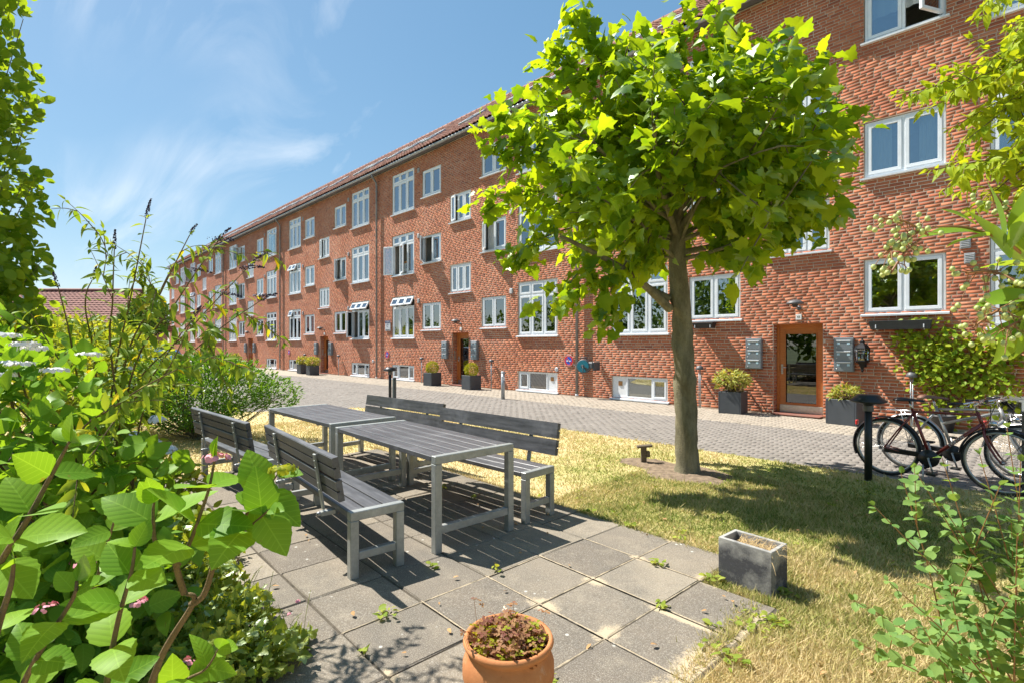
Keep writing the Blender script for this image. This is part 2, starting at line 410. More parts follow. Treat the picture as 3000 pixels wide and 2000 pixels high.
for q in range(4):
    xo = bx0 if sx[q] == 0 else bx1; zo = bz0 if sz[q] == 0 else bz1
    V[:, q, 0] = xo[:, 0] + (e if sx[q] == 0 else -e) + jit(nb, a=.0016); V[:, q, 2] = zo[:, 0] + (e if sz[q] == 0 else -e) + jit(nb, a=.0017)
    V[:, q, 1] = dep[:, 0] + jit(nb, a=.00012)
    V[:, q + 4, 0] = xo[:, 0] + jit(nb, a=.0012); V[:, q + 4, 2] = zo[:, 0] + jit(nb, a=.0014); V[:, q + 4, 1] = .012
bf = np.array([(0, 1, 2, 3), (4, 5, 1, 0), (5, 6, 2, 1), (6, 7, 3, 2), (7, 4, 0, 3)])
bc = np.stack([(bs[:, 0] + bs[:, 1]) / 2, np.zeros(nb), (bs[:, 2] + bs[:, 3]) / 2], 1)
pxs, pys, dz = pix(bc)
vis = (pxs > 2170) & (pxs < 2985) & (pys > 30) & (pys < 1215) & ~((pxs > 2640) & ((pys > 930) | (pys < 560))) & (bs[:, 1] - bs[:, 0] > .2)
order = np.argsort(np.where(vis, dz, 1e9))[:300]
single = np.zeros(nb, bool); single[order] = True
rest = ~single; m_ = rest.sum()
put('brickwork', bulk_mesh('brickwork', V[rest].reshape(-1, 3), (bf[None] + (np.arange(m_) * 8)[:, None, None]).reshape(-1, 4), MAT['brick']), wall, kind='stuff')
bvars = []
for i in order[:12]:
    me = bulk_mesh('brick', np.concatenate([V[i] - bc[i]]), bf, MAT['brick']); bvars.append((bs[i, 1] - bs[i, 0], me))
for n_, i in enumerate(order):
    w_, me = bvars[n_ % 12]; put('brick', me, wall, bc[i], scale=((bs[i, 1] - bs[i, 0]) / w_, 1, 1))
# bricks lining the door jambs
JV = []
for o in openings:
    if o[4] != 'door': continue
    for c in range(30):
        z0 = c * COURSE + .0055; z1 = (c + 1) * COURSE - .0055
        for sd, X in ((1, o[0]), (-1, o[1])):
            for y0, y1 in (((.022, .135), (.147, .33)) if c % 2 else ((.022, .225), (.237, .33))):
                d = .004 + random.gauss(0, .0015)
                fr = [(X + sd * d, y0 + .004, z0 + .004), (X + sd * d, y1 - .004, z0 + .004), (X + sd * d, y1 - .004, z1 - .004), (X + sd * d, y0 + .004, z1 - .004)]
                bk = [(X - sd * .01, y0, z0), (X - sd * .01, y1, z0), (X - sd * .01, y1, z1), (X - sd * .01, y0, z1)]
                JV.append(fr + bk)
JV = np.array(JV); put('jamb_brickwork', bulk_mesh('jamb_brickwork', JV.reshape(-1, 3), (bf[None] + (np.arange(len(JV)) * 8)[:, None, None]).reshape(-1, 4), MAT['brick']), wall, kind='stuff')

# ---- windows
_cache = {}
FW, SW = .05, .062
def ring(w, h, t, y0, y1, name, mat, b=.004):
    key = (name, round(w, 3), round(h, 3))
    if key not in _cache:
        m = MB(); d = y1 - y0; yc = (y0 + y1) / 2
        m.box((0, yc, -h / 2 + t / 2), (w, d, t), b).box((0, yc, h / 2 - t / 2), (w, d, t), b)
        m.box((-w / 2 + t / 2, yc, 0), (t, d - .001, h - 2 * t), b).box((w / 2 - t / 2, yc, 0), (t, d - .001, h - 2 * t), b)
        _cache[key] = m.mesh(name, mat)
    return _cache[key]
def pane_mesh(w, h, mat):
    key = ('pane', mat.name, round(w, 3), round(h, 3))
    if key not in _cache: _cache[key] = MB().box((0, 0, 0), (w, .006, h)).mesh('pane', mat)
    return _cache[key]
def curtain_mesh(w, h, seed):
    key = ('curtain', round(w, 2), round(h, 2), seed % 3)
    if key not in _cache:
        n = 28; rs = random.Random(seed); V = []; F = []
        for i in range(n + 1):
            x = -w / 2 + w * i / n; y = .025 * math.sin(i * 1.35 + rs.random() * .5)
            V += [(x, y, 0), (x, y * .7, h)]
        F = [(2 * i, 2 * i + 2, 2 * i + 3, 2 * i + 1) for i in range(n)]
        me = bpy.data.meshes.new('curtain'); me.from_pydata(V, [], F); me.polygons.foreach_set('use_smooth', [True] * len(F)); me.materials.append(MAT['curtain']); _cache[key] = me
    return _cache[key]
def interior_mesh(w, h, d, mat):
    key = ('interior', round(w, 2), round(h, 2), round(d, 2), mat.name)
    if key not in _cache:
        x0, x1, z0, z1, y0, y1 = -w / 2 - .24, w / 2 + .24, -.35, h + .22, .205, d
        V = [(x0, y0, z0), (x1, y0, z0), (x1, y0, z1), (x0, y0, z1), (x0, y1, z0), (x1, y1, z0), (x1, y1, z1), (x0, y1, z1)]
        F = [(4, 5, 6, 7), (0, 1, 5, 4), (1, 2, 6, 5), (2, 3, 7, 6), (3, 0, 4, 7)]
        V += [(-w / 2 + .01, y0, .01), (w / 2 - .01, y0, .01), (w / 2 - .01, y0, h - .01), (-w / 2 + .01, y0, h - .01)]
        F += [(0, 1, 9, 8), (1, 2, 10, 9), (2, 3, 11, 10), (3, 0, 8, 11)]
        me = bpy.data.meshes.new('interior'); me.from_pydata(V, [], F); me.materials.append(mat); _cache[key] = me
    return _cache[key]
def window(o, opens=(), curtains=None, solid=None, room='plaster', glass='glass'):
    x0, x1, z0, z1, kind, k, sd, fl = o; w = x1 - x0 - .012; h = z1 - z0 - .012
    iw, ih = w - 2 * FW, h - 2 * FW; MU = .05
    key = ('frame', kind, solid)
    cells = []
    if kind == 'pair': c = (iw - MU) / 2; cells = [(-c / 2 - MU / 2, 0, c, ih, 'L'), (c / 2 + MU / 2, 0, c, ih, 'R')]; posts = [(0, 0, ih)]; bars = []
    elif kind == 'stair': c = (iw - 2 * MU) / 3; cells = [(-(c + MU), 0, c, ih, 'L'), (0, 0, c, ih, 'L'), (c + MU, 0, c, ih, 'R')]; posts = [(-(c + MU) / 2, 0, ih), ((c + MU) / 2, 0, ih)]; bars = []
    elif kind == 'triple':
        c = (iw - 2 * MU) / 3; hu = .36; hl = ih - hu - MU; zl = -ih / 2 + hl / 2; zu = ih / 2 - hu / 2
        cells = [(-(c + MU), zl, c, hl, 'L'), (0, zl, c, hl, 'L'), (c + MU, zl, c, hl, 'R')] + [(s * (c + MU), zu, c, hu, 'T') for s in (-1, 0, 1)]
        posts = [(-(c + MU) / 2, 0, ih), ((c + MU) / 2, 0, ih)]; bars = [ih / 2 - hu - MU / 2]
    else:
        a = .24 * iw; b_ = iw - 2 * a - 2 * MU
        cells = [(-iw / 2 + a / 2, 0, a, ih, 'L'), (0, 0, b_, ih, 'F'), (iw / 2 - a / 2, 0, a, ih, 'R')]; posts = [(-b_ / 2 - MU / 2, 0, ih), (b_ / 2 + MU / 2, 0, ih)]; bars = []
    if key not in _cache:
        m = MB(); y0, y1 = .03, .13; d = y1 - y0; yc = .08
        m.box((0, yc, -h / 2 + FW / 2), (w, d, FW), .004).box((0, yc, h / 2 - FW / 2), (w, d, FW), .004)
        m.box((-w / 2 + FW / 2, yc, 0), (FW, d - .002, h - 2 * FW), .004).box((w / 2 - FW / 2, yc, 0), (FW, d - .002, h - 2 * FW), .004)
        for px_, pz, ph in posts: m.box((px_, yc, pz), (MU, d - .004, ph), .004)
        for bz in bars:
            for s in (-1, 0, 1): m.box((s * (c + MU), yc, bz), (c, d - .006, MU), .004)
        _cache[key] = m.mesh('window', MAT['frame'])
    xc, zc = (x0 + x1) / 2, (z0 + z1) / 2
    win = put('window', _cache[key], bld, (xc, 0, zc))
    kk = ('sill', round(w, 2))
    if kk not in _cache:
        _cache[kk] = MB().prism([(-.075, -.052), (-.075, -.018), (.032, .004), (.032, -.052)], -(w + .12) / 2, (w + .12) / 2, 'x').mesh('sill', MAT['sill'])
    put('sill', _cache[kk], win, (0, 0, -h / 2 - .004))
    opens = dict(opens)
    for ci, (cx, cz, cw, ch, hs) in enumerate(cells):
        if solid is not None and ci == solid:
            m = MB(); m.box((0, .07, 0), (cw, .04, ch), .004); put('panel', m.mesh('panel', MAT['panel']), win, (cx, 0, cz))
            g = MB(); g.box((0, .047, 0), (.13, .012, .13), .003)
            for q in range(5): g.box((0, .036, -.045 + q * .0225), (.105, .012, .009))
            put('ventilation_grille', g.mesh('ventilation_grille', MAT['bamboo']), win, (cx, 0, cz + ch * .2)); continue
        if hs == 'F': put('pane', pane_mesh(cw, ch, MAT[glass]), win, (cx, .075, cz)); continue
        a = opens.get(ci, 0); sash = ring(cw - .006, ch - .006, SW if kind != 'cellar' else .045, -.028, .028, 'casement', MAT['frame'])
        pw_, ph_ = cw - 2 * SW + .01, ch - 2 * SW + .01
        if kind == 'cellar': pw_, ph_ = cw - .08, ch - .08
        yb = .048
        if not a:
            put('casement', sash, win, (cx, yb, cz)); put('pane', pane_mesh(pw_, ph_, MAT[glass]), win, (cx, yb + .004, cz))
        else:
            if hs == 'L': pv = Vector((cx - cw / 2, .02, cz)); rot = (0, 0, -R(a)); v = Matrix.Rotation(-R(a), 3, 'Z') @ Vector((cw / 2, 0, 0))
            elif hs == 'R': pv = Vector((cx + cw / 2, .02, cz)); rot = (0, 0, R(a)); v = Matrix.Rotation(R(a), 3, 'Z') @ Vector((-cw / 2, 0, 0))
            else: pv = Vector((cx, .02, cz + ch / 2)); rot = (-R(a), 0, 0); v = Matrix.Rotation(-R(a), 3, 'X') @ Vector((0, 0, -ch / 2))
            p = pv + v
            put('casement', sash, win, p, rot); put('pane', pane_mesh(pw_, ph_, MAT[glass]), win, p, rot)
    put('interior', interior_mesh(w, h, 1.9 if kind != 'cellar' else .7, MAT[room]), win, (0, 0, -h / 2))
    if curtains:
        for cx, cw, ch in curtains:
            put('curtain', curtain_mesh(cw, ch, int(abs(x0) * 7 + fl)), win, (cx, .26, h / 2 - ch))
    return win

rw = random.Random(11)
special = {  # (unit, side, floor, kind): (opens, curtains...)
    (1, -1, 1, 'triple'): {0: 155, 1: 18}, (1, -1, 0, 'triple'): {3: 26, 4: 26, 5: 26}, (2, 1, 0, 'triple'): {0: 60, 3: 28, 4: 28, 5: 28},
    (1, -1, 1, 'pair'): {0: 48}, (1, 0, 2, 'stair'): {0: 14}, (1, 1, 1, 'pair'): {0: 34}, (0, 1, 2, 'pair'): {1: 62},
    (2, 1, 1, 'pair'): {0: 30}, (3, 1, 2, 'triple'): {2: 60}, (2, 0, 2, 'stair'): {0: 12},
    (3, -1, 2, 'pair'): {0: 70}, (3, -1, 1, 'pair'): {0: 40}, (2, -1, 1, 'triple'): {3: 25, 4: 25}, (4, -1, 2, 'triple'): {0: 70}, (2, -1, 0, 'triple'): {3: 20}, (4, -1, 1, 'triple'): {3: 25, 4: 25, 5: 25}}
for o in openings:
    x0, x1, z0, z1, kind, k, sd, fl = o
    if kind == 'door': continue
    ops = special.get((k, sd, fl, kind), {}); w = x1 - x0; h = z1 - z0; cur = None; solid = None; room = 'plaster'
    if kind in ('pair', 'triple'):
        q = rw.random()
        if fl == 2: cur = [(-w * .25, w * .46, h * .97), (w * .25, w * .46, h * .97)] if q < .6 else [(0, w * .9, h * .5)]
        elif fl == 1: cur = [(-w * .3, w * .36, h * .97)] if q < .4 else ([(-w * .32, w * .3, h * .97), (w * .32, w * .3, h * .97)] if q < .7 else None)
        else: cur = [(-w * .34, w * .25, h * .96)] if q < .3 else None
    if kind == 'triple' and fl == 0 and q > .3: cur = None
    if kind == 'cellar':
        solid = {(1, 1): 2, (0, -1): 0}.get((k, sd)); room = 'dark'
    if (k, sd, fl, kind) == (0, 1, 0, 'pair'): cur = None
    wn = window(o, ops.items(), cur, solid, room)
    if (k, sd, fl, kind) == (0, 1, 0, 'pair'):      # bamboo roller blind and two small lamps inside the near kitchen window
        m = MB()
        for q in range(13): m.box((0, .22, .50 - q * .026), (1.02, .006, .021))
        m.box((0, .22, .145), (1.06, .012, .055)); m.build('roller_blind', MAT['bamboo'], wn)
        for xx in (-.16, .36): MB().lathe([(.018, .10), (.03, .08), (.06, .0)], 14, (xx, .55, .02)).tube([(xx, .55, .11), (xx, .55, .6)], .004, 5).build('pendant_lamp', MAT['curtain'], wn)
    if kind == 'cellar' and (k, sd) in ((0, -1), (1, 1)):
        m = MB()
        for q in range(24): m.box((0, .16, -.26 + q * .0225), (w * .9, .004, .017), R3=Matrix.Rotation(R(25), 3, 'X'))
        m.build('venetian_blind', MAT['blind'], wn)
    if (k, sd, fl, kind) == (0, -1, 0, 'triple'):   # two candlesticks on the window ledge
        for xx, hh in ((.42, .26), (.56, .33)):
            MB().lathe([(.03, 0), (.012, .01), (.01, .05), (.016, .06)], 10, (xx, .24, -.80)).tube([(xx, .24, -.74), (xx, .24, -.74 + hh)], .011, 8).build('candlestick', MAT['curtain'], wn)

# ---- doors
for o in openings:
    if o[4] != 'door': continue
    xc = (o[0] + o[1]) / 2; m = MB(); y = .28
    for sx_ in (-1, 1): m.box((sx_ * .47, y, 1.01), (.055, .11, 2.02), .005)
    m.box((0, y, 1.985), (.884, .108, .075), .005)
    d = m.build('door', MAT['door'], bld, (xc, 0, 0))
    lf = MB()
    for sx_ in (-1, 1): lf.box((sx_ * .385, .275, .985), (.115, .05, 1.93), .004)
    lf.box((0, .275, 1.88), (.654, .049, .14), .004).box((0, .275, .125), (.654, .049, .21), .004)
    for sx_ in (-1, 1): lf.box((sx_ * .32, .245, 1.02), (.018, .018, 1.59), .003)
    lf.box((0, .245, 1.802), (.62, .018, .018), .003).box((0, .245, .238), (.62, .018, .018), .003)
    lf.build('door_leaf', MAT['door'], d)
    put('pane', pane_mesh(.66, 1.60, MAT['doorglass']), d, (0, .285, 1.02))
    MB().box((0, .243, .105), (.875, .012, .175), .002).build('kick_plate', MAT['steel'], d)
    hd = MB(); hd.box((-.39, .244, 1.0), (.045, .01, .22), .003).tube([(-.39, .24, 1.04), (-.39, .20, 1.04), (-.29, .20, 1.04)], .010, 8).ball((-.39, .225, .955), .024)
    hd.build('handle', MAT['steel'], d)
    put('interior', interior_mesh(.8, 1.9, 3.0, MAT['dark']), d, (0, .13, .02))
    MB().box((0, .05, .012), (.99, .52, .024), .004).build('threshold', MAT['tile'], d)
    MB().box((-.497, .14, 1.16), (.008, .10, .36), .002).build('intercom', MAT['steel'], d)

# ---- wall vents, gutter, downpipes
vm = MB(); vm.box((0, -.012, 0), (.15, .03, .19), .006)
for q in range(5): vm.box((0, -.032, -.06 + q * .03), (.12, .018, .012), R3=Matrix.Rotation(R(-35), 3, 'X'))
vme = vm.mesh('vent', MAT['grille'])
for k in range(5):
    for sd in (-1, 1):
        for z in (3.40, 6.15, 8.92): put('vent', vme, bld, (-PERIOD * k + sd * 2.79, 0, z))
put('vent', vme, bld, (2.85, 0, 3.12))
# half-round gutter
prof = [(-.34 + .068 * math.cos(a), 9.50 + .068 * math.sin(a)) for a in [math.pi + math.pi * i / 8 for i in range(9)]]
m = MB(); n = len(prof); V = [(X, y, z) for X in (WX0 - .2, WX1 + .2) for y, z in prof] + [(X, -.34 + (y + .34) * .93, 9.5 + (z - 9.5) * .93) for X in (WX0 - .2, WX1 + .2) for y, z in prof]
F = [(i, i + 1, n + i + 1, n + i) for i in range(n - 1)] + [(2 * n + i, 3 * n + i, 3 * n + i + 1, 2 * n + i + 1) for i in range(n - 1)] + [(0, n, 3 * n, 2 * n), (n - 1, 3 * n - 1, 4 * n - 1, 2 * n - 1)]
m.add(V, F, True); gut = m.build('gutter', MAT['zinc'], bld)
bm_ = MB().lathe([(.072, -.012), (.072, .012)], 10, axis='x', ang=math.pi).mesh('gutter_bracket', MAT['zinc'])
for i in range(60): put('gutter_bracket', bm_, gut, (WX1 - .5 - i * 1.2, -.34, 9.5), (math.pi, 0, 0))
soff = MB().box(((WX0 + WX1) / 2, -.12, 9.535), (WX1 - WX0, .28, .03)); soff.build('soffit', MAT['lead'], bld)
pm = MB(); pm.tube([(0, -.34, 9.44), (0, -.33, 9.33), (0, -.13, 9.10), (0, -.10, 8.98), (0, -.10, .06)], .046, 12)
pme = pm.mesh('downpipe', MAT['pipe']); rg = MB(); rg.lathe([(.052, -.02), (.055, 0), (.052, .02)], 12).box((0, .05, 0), (.02, .1, .02)); rgm = rg.mesh('pipe_bracket', MAT['pipe'])
for k in range(5):
    dpp = put('downpipe', pme, bld, (-6.06 - PERIOD * k, 0, 0))
    for z in (.9, 2.9, 4.9, 6.9, 8.7): put('pipe_bracket', rgm, dpp, (0, -.10, z))
    MB().lathe([(.052, 0), (.056, .01), (.056, .05), (.048, .055)], 12, (0, -.10, .01)).build('pipe_shoe', MAT['sill'], dpp)

# ---- roof with single clay pantiles
PITCH = math.atan2(13.45 - 9.56, 4.7 + .34); RL = math.hypot(13.45 - 9.56, 4.7 + .34)
rv = [(WX0 - .25, -.34, 9.545), (WX1 + .25, -.34, 9.545), (WX1 + .25, 4.7, 13.43), (WX0 - .25, 4.7, 13.43), (WX0 - .25, 9.74, 9.545), (WX1 + .25, 9.74, 9.545)]
roof_me = bpy.data.meshes.new('roof'); roof_me.from_pydata(rv, [], [(0, 1, 2, 3), (3, 2, 5, 4)]); roof_me.materials.append(MAT['tile'])
roof = put('roof', roof_me, bld)
TW, TE = .205, .335
xs_ = np.linspace(0, TW * 1.12, 6); zz = np.array([.028, .052, .060, .040, .022, .030])
tv = []
for (uu, lift, dz_) in ((0, .012, -.022), (0, .012, 0), (TE * 1.14, -.018, 0)):
    for x, z in zip(xs_, zz): tv.append((x, uu, z + lift + dz_))
tv = np.array(tv); tf = np.array([(r_ * 6 + i, r_ * 6 + i + 1, (r_ + 1) * 6 + i + 1, (r_ + 1) * 6 + i) for r_ in range(2) for i in range(5)])
nx_, nu = int((WX1 - WX0 + .4) / TW), int(RL / TE)
gx, gu = np.meshgrid(np.arange(nx_), np.arange(nu)); gx = gx.ravel(); gu = gu.ravel()
cp, sp = math.cos(PITCH), math.sin(PITCH)
Ts = np.stack([WX0 - .2 + gx * TW, -.40 + gu * TE * cp, 9.54 + gu * TE * sp], 1)
# skylights: a run of roof windows half way up the slope
skyl = [(-PERIOD * k + dx, 5) for k in range(-1, 5) for dx in (-5.3, -3.9, -1.2, 1.6, 3.0, 5.0)]
keep = np.ones(len(Ts), bool)
for X, ru in skyl: keep &= ~((Ts[:, 0] > X - .08) & (Ts[:, 0] < X + .72) & (gu >= ru) & (gu < ru + 3))
Ts = Ts[keep]; M0 = np.array([[1, 0, 0], [0, cp, -sp], [0, sp, cp]])
Ms = np.repeat(M0[None], len(Ts), 0) * (1 + RNG.normal(0, .004, (len(Ts), 1, 1))); Ts = Ts + RNG.normal(0, .003, Ts.shape)
px_, py_, dd = pix(Ts); good = (px_ > 1150) & (px_ < 2300) & (py_ > 0) & ~((px_ > 1560) & (px_ < 1750) & (py_ > 150))
od = np.argsort(np.where(good, dd, 1e9))[:300]; sg = np.zeros(len(Ts), bool); sg[od] = True
Vt, Ft = instance_arrays(tv, tf, Ms[~sg], Ts[~sg]); put('roof_tiling', bulk_mesh('roof_tiling', Vt, Ft, MAT['tile'], True), roof, kind='stuff')
tme = bulk_mesh('roof_tile', tv, tf, MAT['tile'], True)
for i in od: put('roof_tile', tme, roof, Ts[i], (PITCH, 0, 0))
sk = MB(); sk.box((0, .5, .06), (.80, .07, .10), .008); sk.M = Matrix.Identity(4)
fr_ = MB()
for sx_ in (-1, 1): fr_.box((sx_ * .36, .5, .075), (.07, 1.04, .10), .008)
for yy in (.015, .985): fr_.box((0, yy, .075), (.65, .07, .099), .008)
frm = fr_.mesh('skylight', MAT['zinc']); fl_ = MB()
fl_.box((0, -.05, .05), (.86, .14, .012)).box((0, 1.07, .05), (.86, .10, .012)); flm = fl_.mesh('flashing', MAT['lead'])
for X, ru in skyl:
    q = put('skylight', frm, roof, (X + .40, -.40 + ru * TE * cp, 9.54 + ru * TE * sp), (PITCH, 0, 0))
    put('pane', pane_mesh(.65, .92, MAT['skyglass']), q, (0, .5, .10), (math.pi / 2, 0, 0)); put('flashing', flm, q)
# ridge tiles
rt = MB().lathe([(.125, 0), (.12, .38), (.135, .39), (.135, .43)], 8, axis='x', ang=math.pi).mesh('ridge_tile', MAT['tile'])
for i in range(int((WX1 - WX0) / .40)):
    put('ridge_tile', rt, roof, (WX0 - .2 + i * .40, 4.7, 13.44)) if i > 30 else None
MB().lathe([(.125, 0), (.125, 12.5)], 8, (WX0 - .2, 4.7, 13.44), axis='x', ang=math.pi).build('ridge_capping', MAT['tile'], roof)
# ================================================================ ground, lane, patio, lawn
def m_concrete(name, c0, c1, spot=.5, speck=(.62, .58, .52), rough=.9, scale=1.0):
    m, t, o = mat_new(name); r = rnd(t)
    nz = noise(t, 2.2 * scale, 5, .65, 'World'); c = mixc(t, maprange(t, nz, .3, .72), c0, c1)
    c = mixc(t, maprange(t, r, 0, 1, 0, .35), c, tuple(x * 1.25 for x in c1))
    fine = noise(t, 140 * scale, 3, .7, 'World'); c = mixc(t, maprange(t, fine, .50, .72, 0, spot), c, speck)
    fd = noise(t, 95 * scale, 3, .7, 'World'); c = mixc(t, maprange(t, fd, .55, .75, 0, .55), c, tuple(x * .4 for x in c0))
    vo = N(t, 'ShaderNodeTexVoronoi'); vo.inputs['Scale'].default_value = 9 * scale; g = N(t, 'ShaderNodeNewGeometry'); L(t, g.outputs['Position'], vo.inputs['Vector'])
    n4 = noise(t, 3.1 * scale, 2, .5, 'World'); sp_ = maprange(t, vo.outputs['Distance'], .12, .07); gate = maprange(t, n4, .50, .60)
    mu = N(t, 'ShaderNodeMath', operation='MULTIPLY'); L(t, sp_, mu.inputs[0]); L(t, gate, mu.inputs[1])
    if spot > .4: c = mixc(t, mu.outputs[0], c, (.52, .50, .45))
    prin(t, o, c, rough, 0, bump(t, fine, .5, .003), .25); return m
SPILLS = [(3, 1, -.04, .06, .10, .07), (4, 1, 0, .02, .08, .05), (2, 1, .02, .04, .13, .08), (2, 2, .1, -.05, .07, .12), (3, 2, -.05, .35, .26, .04), (3.4, 3, -.1, -.02, .09, .30), (2.4, 3, -.1, -.08, .13, .30), (1.5, 3, -.1, -.1, .12, .30), (1, 2.4, 0, .1, .25, .07), (0, 1, .03, .0, .07, .04), (5, 1, -.03, 0, .08, .04), (4.1, 2.1, 0, 0, .12, .10)]
def m_slab():
    m, t, o = mat_new('concrete_slab'); r = rnd(t)
    c = ramp(t, r, [(0, (.165, .138, .108)), (.4, (.21, .178, .137)), (.75, (.25, .21, .157)), (1, (.295, .25, .187))])
    nz = noise(t, 1.7, 6, .7, 'World'); c = mixc(t, maprange(t, nz, .42, .70, 0, .75), c, (.115, .105, .09)); n2 = noise(t, 4.5, 5, .7, 'World'); c = mixc(t, maprange(t, n2, .52, .75, 0, .55), c, (.32, .275, .205))
    fine = noise(t, 150, 3, .7, 'World'); c = mixc(t, maprange(t, fine, .50, .70, 0, .65), c, (.50, .46, .39)); fd = noise(t, 100, 3, .7, 'World'); c = mixc(t, maprange(t, fd, .54, .72, 0, .65), c, (.06, .055, .05))
    g = N(t, 'ShaderNodeNewGeometry'); vo = N(t, 'ShaderNodeTexVoronoi'); vo.inputs['Scale'].default_value = 11; L(t, g.outputs['Position'], vo.inputs['Vector'])
    gate = maprange(t, noise(t, 2.6, 2, .5, 'World'), .52, .60); sp_ = maprange(t, vo.outputs['Distance'], .14, .08); mu = N(t, 'ShaderNodeMath', operation='MULTIPLY'); L(t, sp_, mu.inputs[0]); L(t, gate, mu.inputs[1]); c = mixc(t, mu.outputs[0], c, (.50, .49, .44))
    sepp = N(t, 'ShaderNodeSeparateXYZ'); L(t, g.outputs['Position'], sepp.inputs[0]); gr = noise(t, 90, 4, .75, 'World'); gl_ = noise(t, 14, 3, .6, 'World'); acc = None
    for i, j, di, dj, rx, ry in SPILLS:      # sand washed out over the corners of the slabs
        p = GP(i + di, j + dj); q = []
        for ax, cc, rr in (('X', p[0], rx), ('Y', p[1], ry)):
            d = N(t, 'ShaderNodeMath', operation='SUBTRACT'); L(t, sepp.outputs[ax], d.inputs[0]); d.inputs[1].default_value = float(cc); e_ = N(t, 'ShaderNodeMath', operation='DIVIDE'); L(t, d.outputs[0], e_.inputs[0]); e_.inputs[1].default_value = rr; pw = N(t, 'ShaderNodeMath', operation='POWER'); L(t, e_.outputs[0], pw.inputs[0]); pw.inputs[1].default_value = 2; q.append(pw.outputs[0])
        sm = N(t, 'ShaderNodeMath', operation='ADD'); L(t, q[0], sm.inputs[0]); L(t, q[1], sm.inputs[1]); sq = N(t, 'ShaderNodeMath', operation='SQRT'); L(t, sm.outputs[0], sq.inputs[0])
        if acc is None: acc = sq.outputs[0]
        else:
            mn = N(t, 'ShaderNodeMath', operation='MINIMUM'); L(t, acc, mn.inputs[0]); L(t, sq.outputs[0], mn.inputs[1]); acc = mn.outputs[0]
    a1 = N(t, 'ShaderNodeMath', operation='MULTIPLY_ADD'); L(t, gr, a1.inputs[0]); a1.inputs[1].default_value = 1.5; L(t, acc, a1.inputs[2]); a2 = N(t, 'ShaderNodeMath', operation='MULTIPLY_ADD'); L(t, gl_, a2.inputs[0]); a2.inputs[1].default_value = .9; L(t, a1.outputs[0], a2.inputs[2])
    c = mixc(t, maprange(t, a2.outputs[0], 2.15, 1.75), c, (.47, .385, .265)); prin(t, o, c, .92, 0, bump(t, fine, .55, .003), .25); return m
def GP(i, j): return np.array([.991 + i * .0255 + j * .487, -11.174 + i * .5025 - j * .020])
MAT['slab'] = m_slab()
MAT['paver'] = m_concrete('grey_paver', (.19, .17, .15), (.265, .238, .21), .25, scale=.6)
MAT['tanpaver'] = m_concrete('tan_paver', (.30, .255, .20), (.40, .345, .275), .25, scale=.6)
MAT['sand'] = simple('joint_sand', (.44, .36, .25), .95, var=.25, scale=40, bmp=.5, spec=.1)
MAT['grit'] = simple('dark_joint', (.10, .085, .065), .95, var=.3, scale=20, spec=.1)
MAT['soil'] = simple('garden_soil', (.075, .058, .042), .95, var=.4, scale=14, bmp=.8, spec=.1)
MAT['drysoil'] = simple('dry_soil', (.22, .165, .115), .95, var=.35, scale=14, bmp=.8, spec=.1)
def m_lawn(name, blade):
    m, t, o = mat_new(name)
    a = noise(t, .9, 4, .6, 'World'); b = noise(t, 5.5, 4, .65, 'World')
    ad = N(t, 'ShaderNodeMath', operation='MULTIPLY_ADD'); L(t, b, ad.inputs[0]); ad.inputs[1].default_value = .7; L(t, a, ad.inputs[2])
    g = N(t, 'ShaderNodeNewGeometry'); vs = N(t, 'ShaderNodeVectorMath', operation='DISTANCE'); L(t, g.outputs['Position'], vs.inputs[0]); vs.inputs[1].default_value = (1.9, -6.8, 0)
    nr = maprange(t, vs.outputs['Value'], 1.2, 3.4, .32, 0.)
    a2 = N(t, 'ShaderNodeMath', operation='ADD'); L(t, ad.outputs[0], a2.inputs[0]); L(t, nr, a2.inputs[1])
    src = a2.outputs[0]
    if blade:
        r = rnd(t); a3 = N(t, 'ShaderNodeMath', operation='MULTIPLY_ADD'); L(t, r, a3.inputs[0]); a3.inputs[1].default_value = .55; L(t, src, a3.inputs[2]); src = a3.outputs[0]; o0 = .25
    else: o0 = 0.
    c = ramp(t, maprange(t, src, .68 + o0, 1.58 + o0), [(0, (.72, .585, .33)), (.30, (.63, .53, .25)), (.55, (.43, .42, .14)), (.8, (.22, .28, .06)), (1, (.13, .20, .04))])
    if blade:
        d = N(t, 'ShaderNodeBsdfDiffuse'); L(t, c, d.inputs[0]); tr = N(t, 'ShaderNodeBsdfTranslucent'); L(t, c, tr.inputs[0])
        x = N(t, 'ShaderNodeMixShader'); x.inputs[0].default_value = .3; L(t, d.outputs[0], x.inputs[1]); L(t, tr.outputs[0], x.inputs[2]); L(t, x.outputs[0], o.inputs[0])
    else:
        c = mixc(t, maprange(t, noise(t, 160, 3, .7, 'World'), .45, .7, 0, .6), c, (.42, .32, .17))
        prin(t, o, c, .95, 0, bump(t, noise(t, 220, 3, .7, 'World'), .8, .01), .1)
    return m
MAT['lawn'] = m_lawn('dry_lawn', False); MAT['blade'] = m_lawn('grass_blade', True)

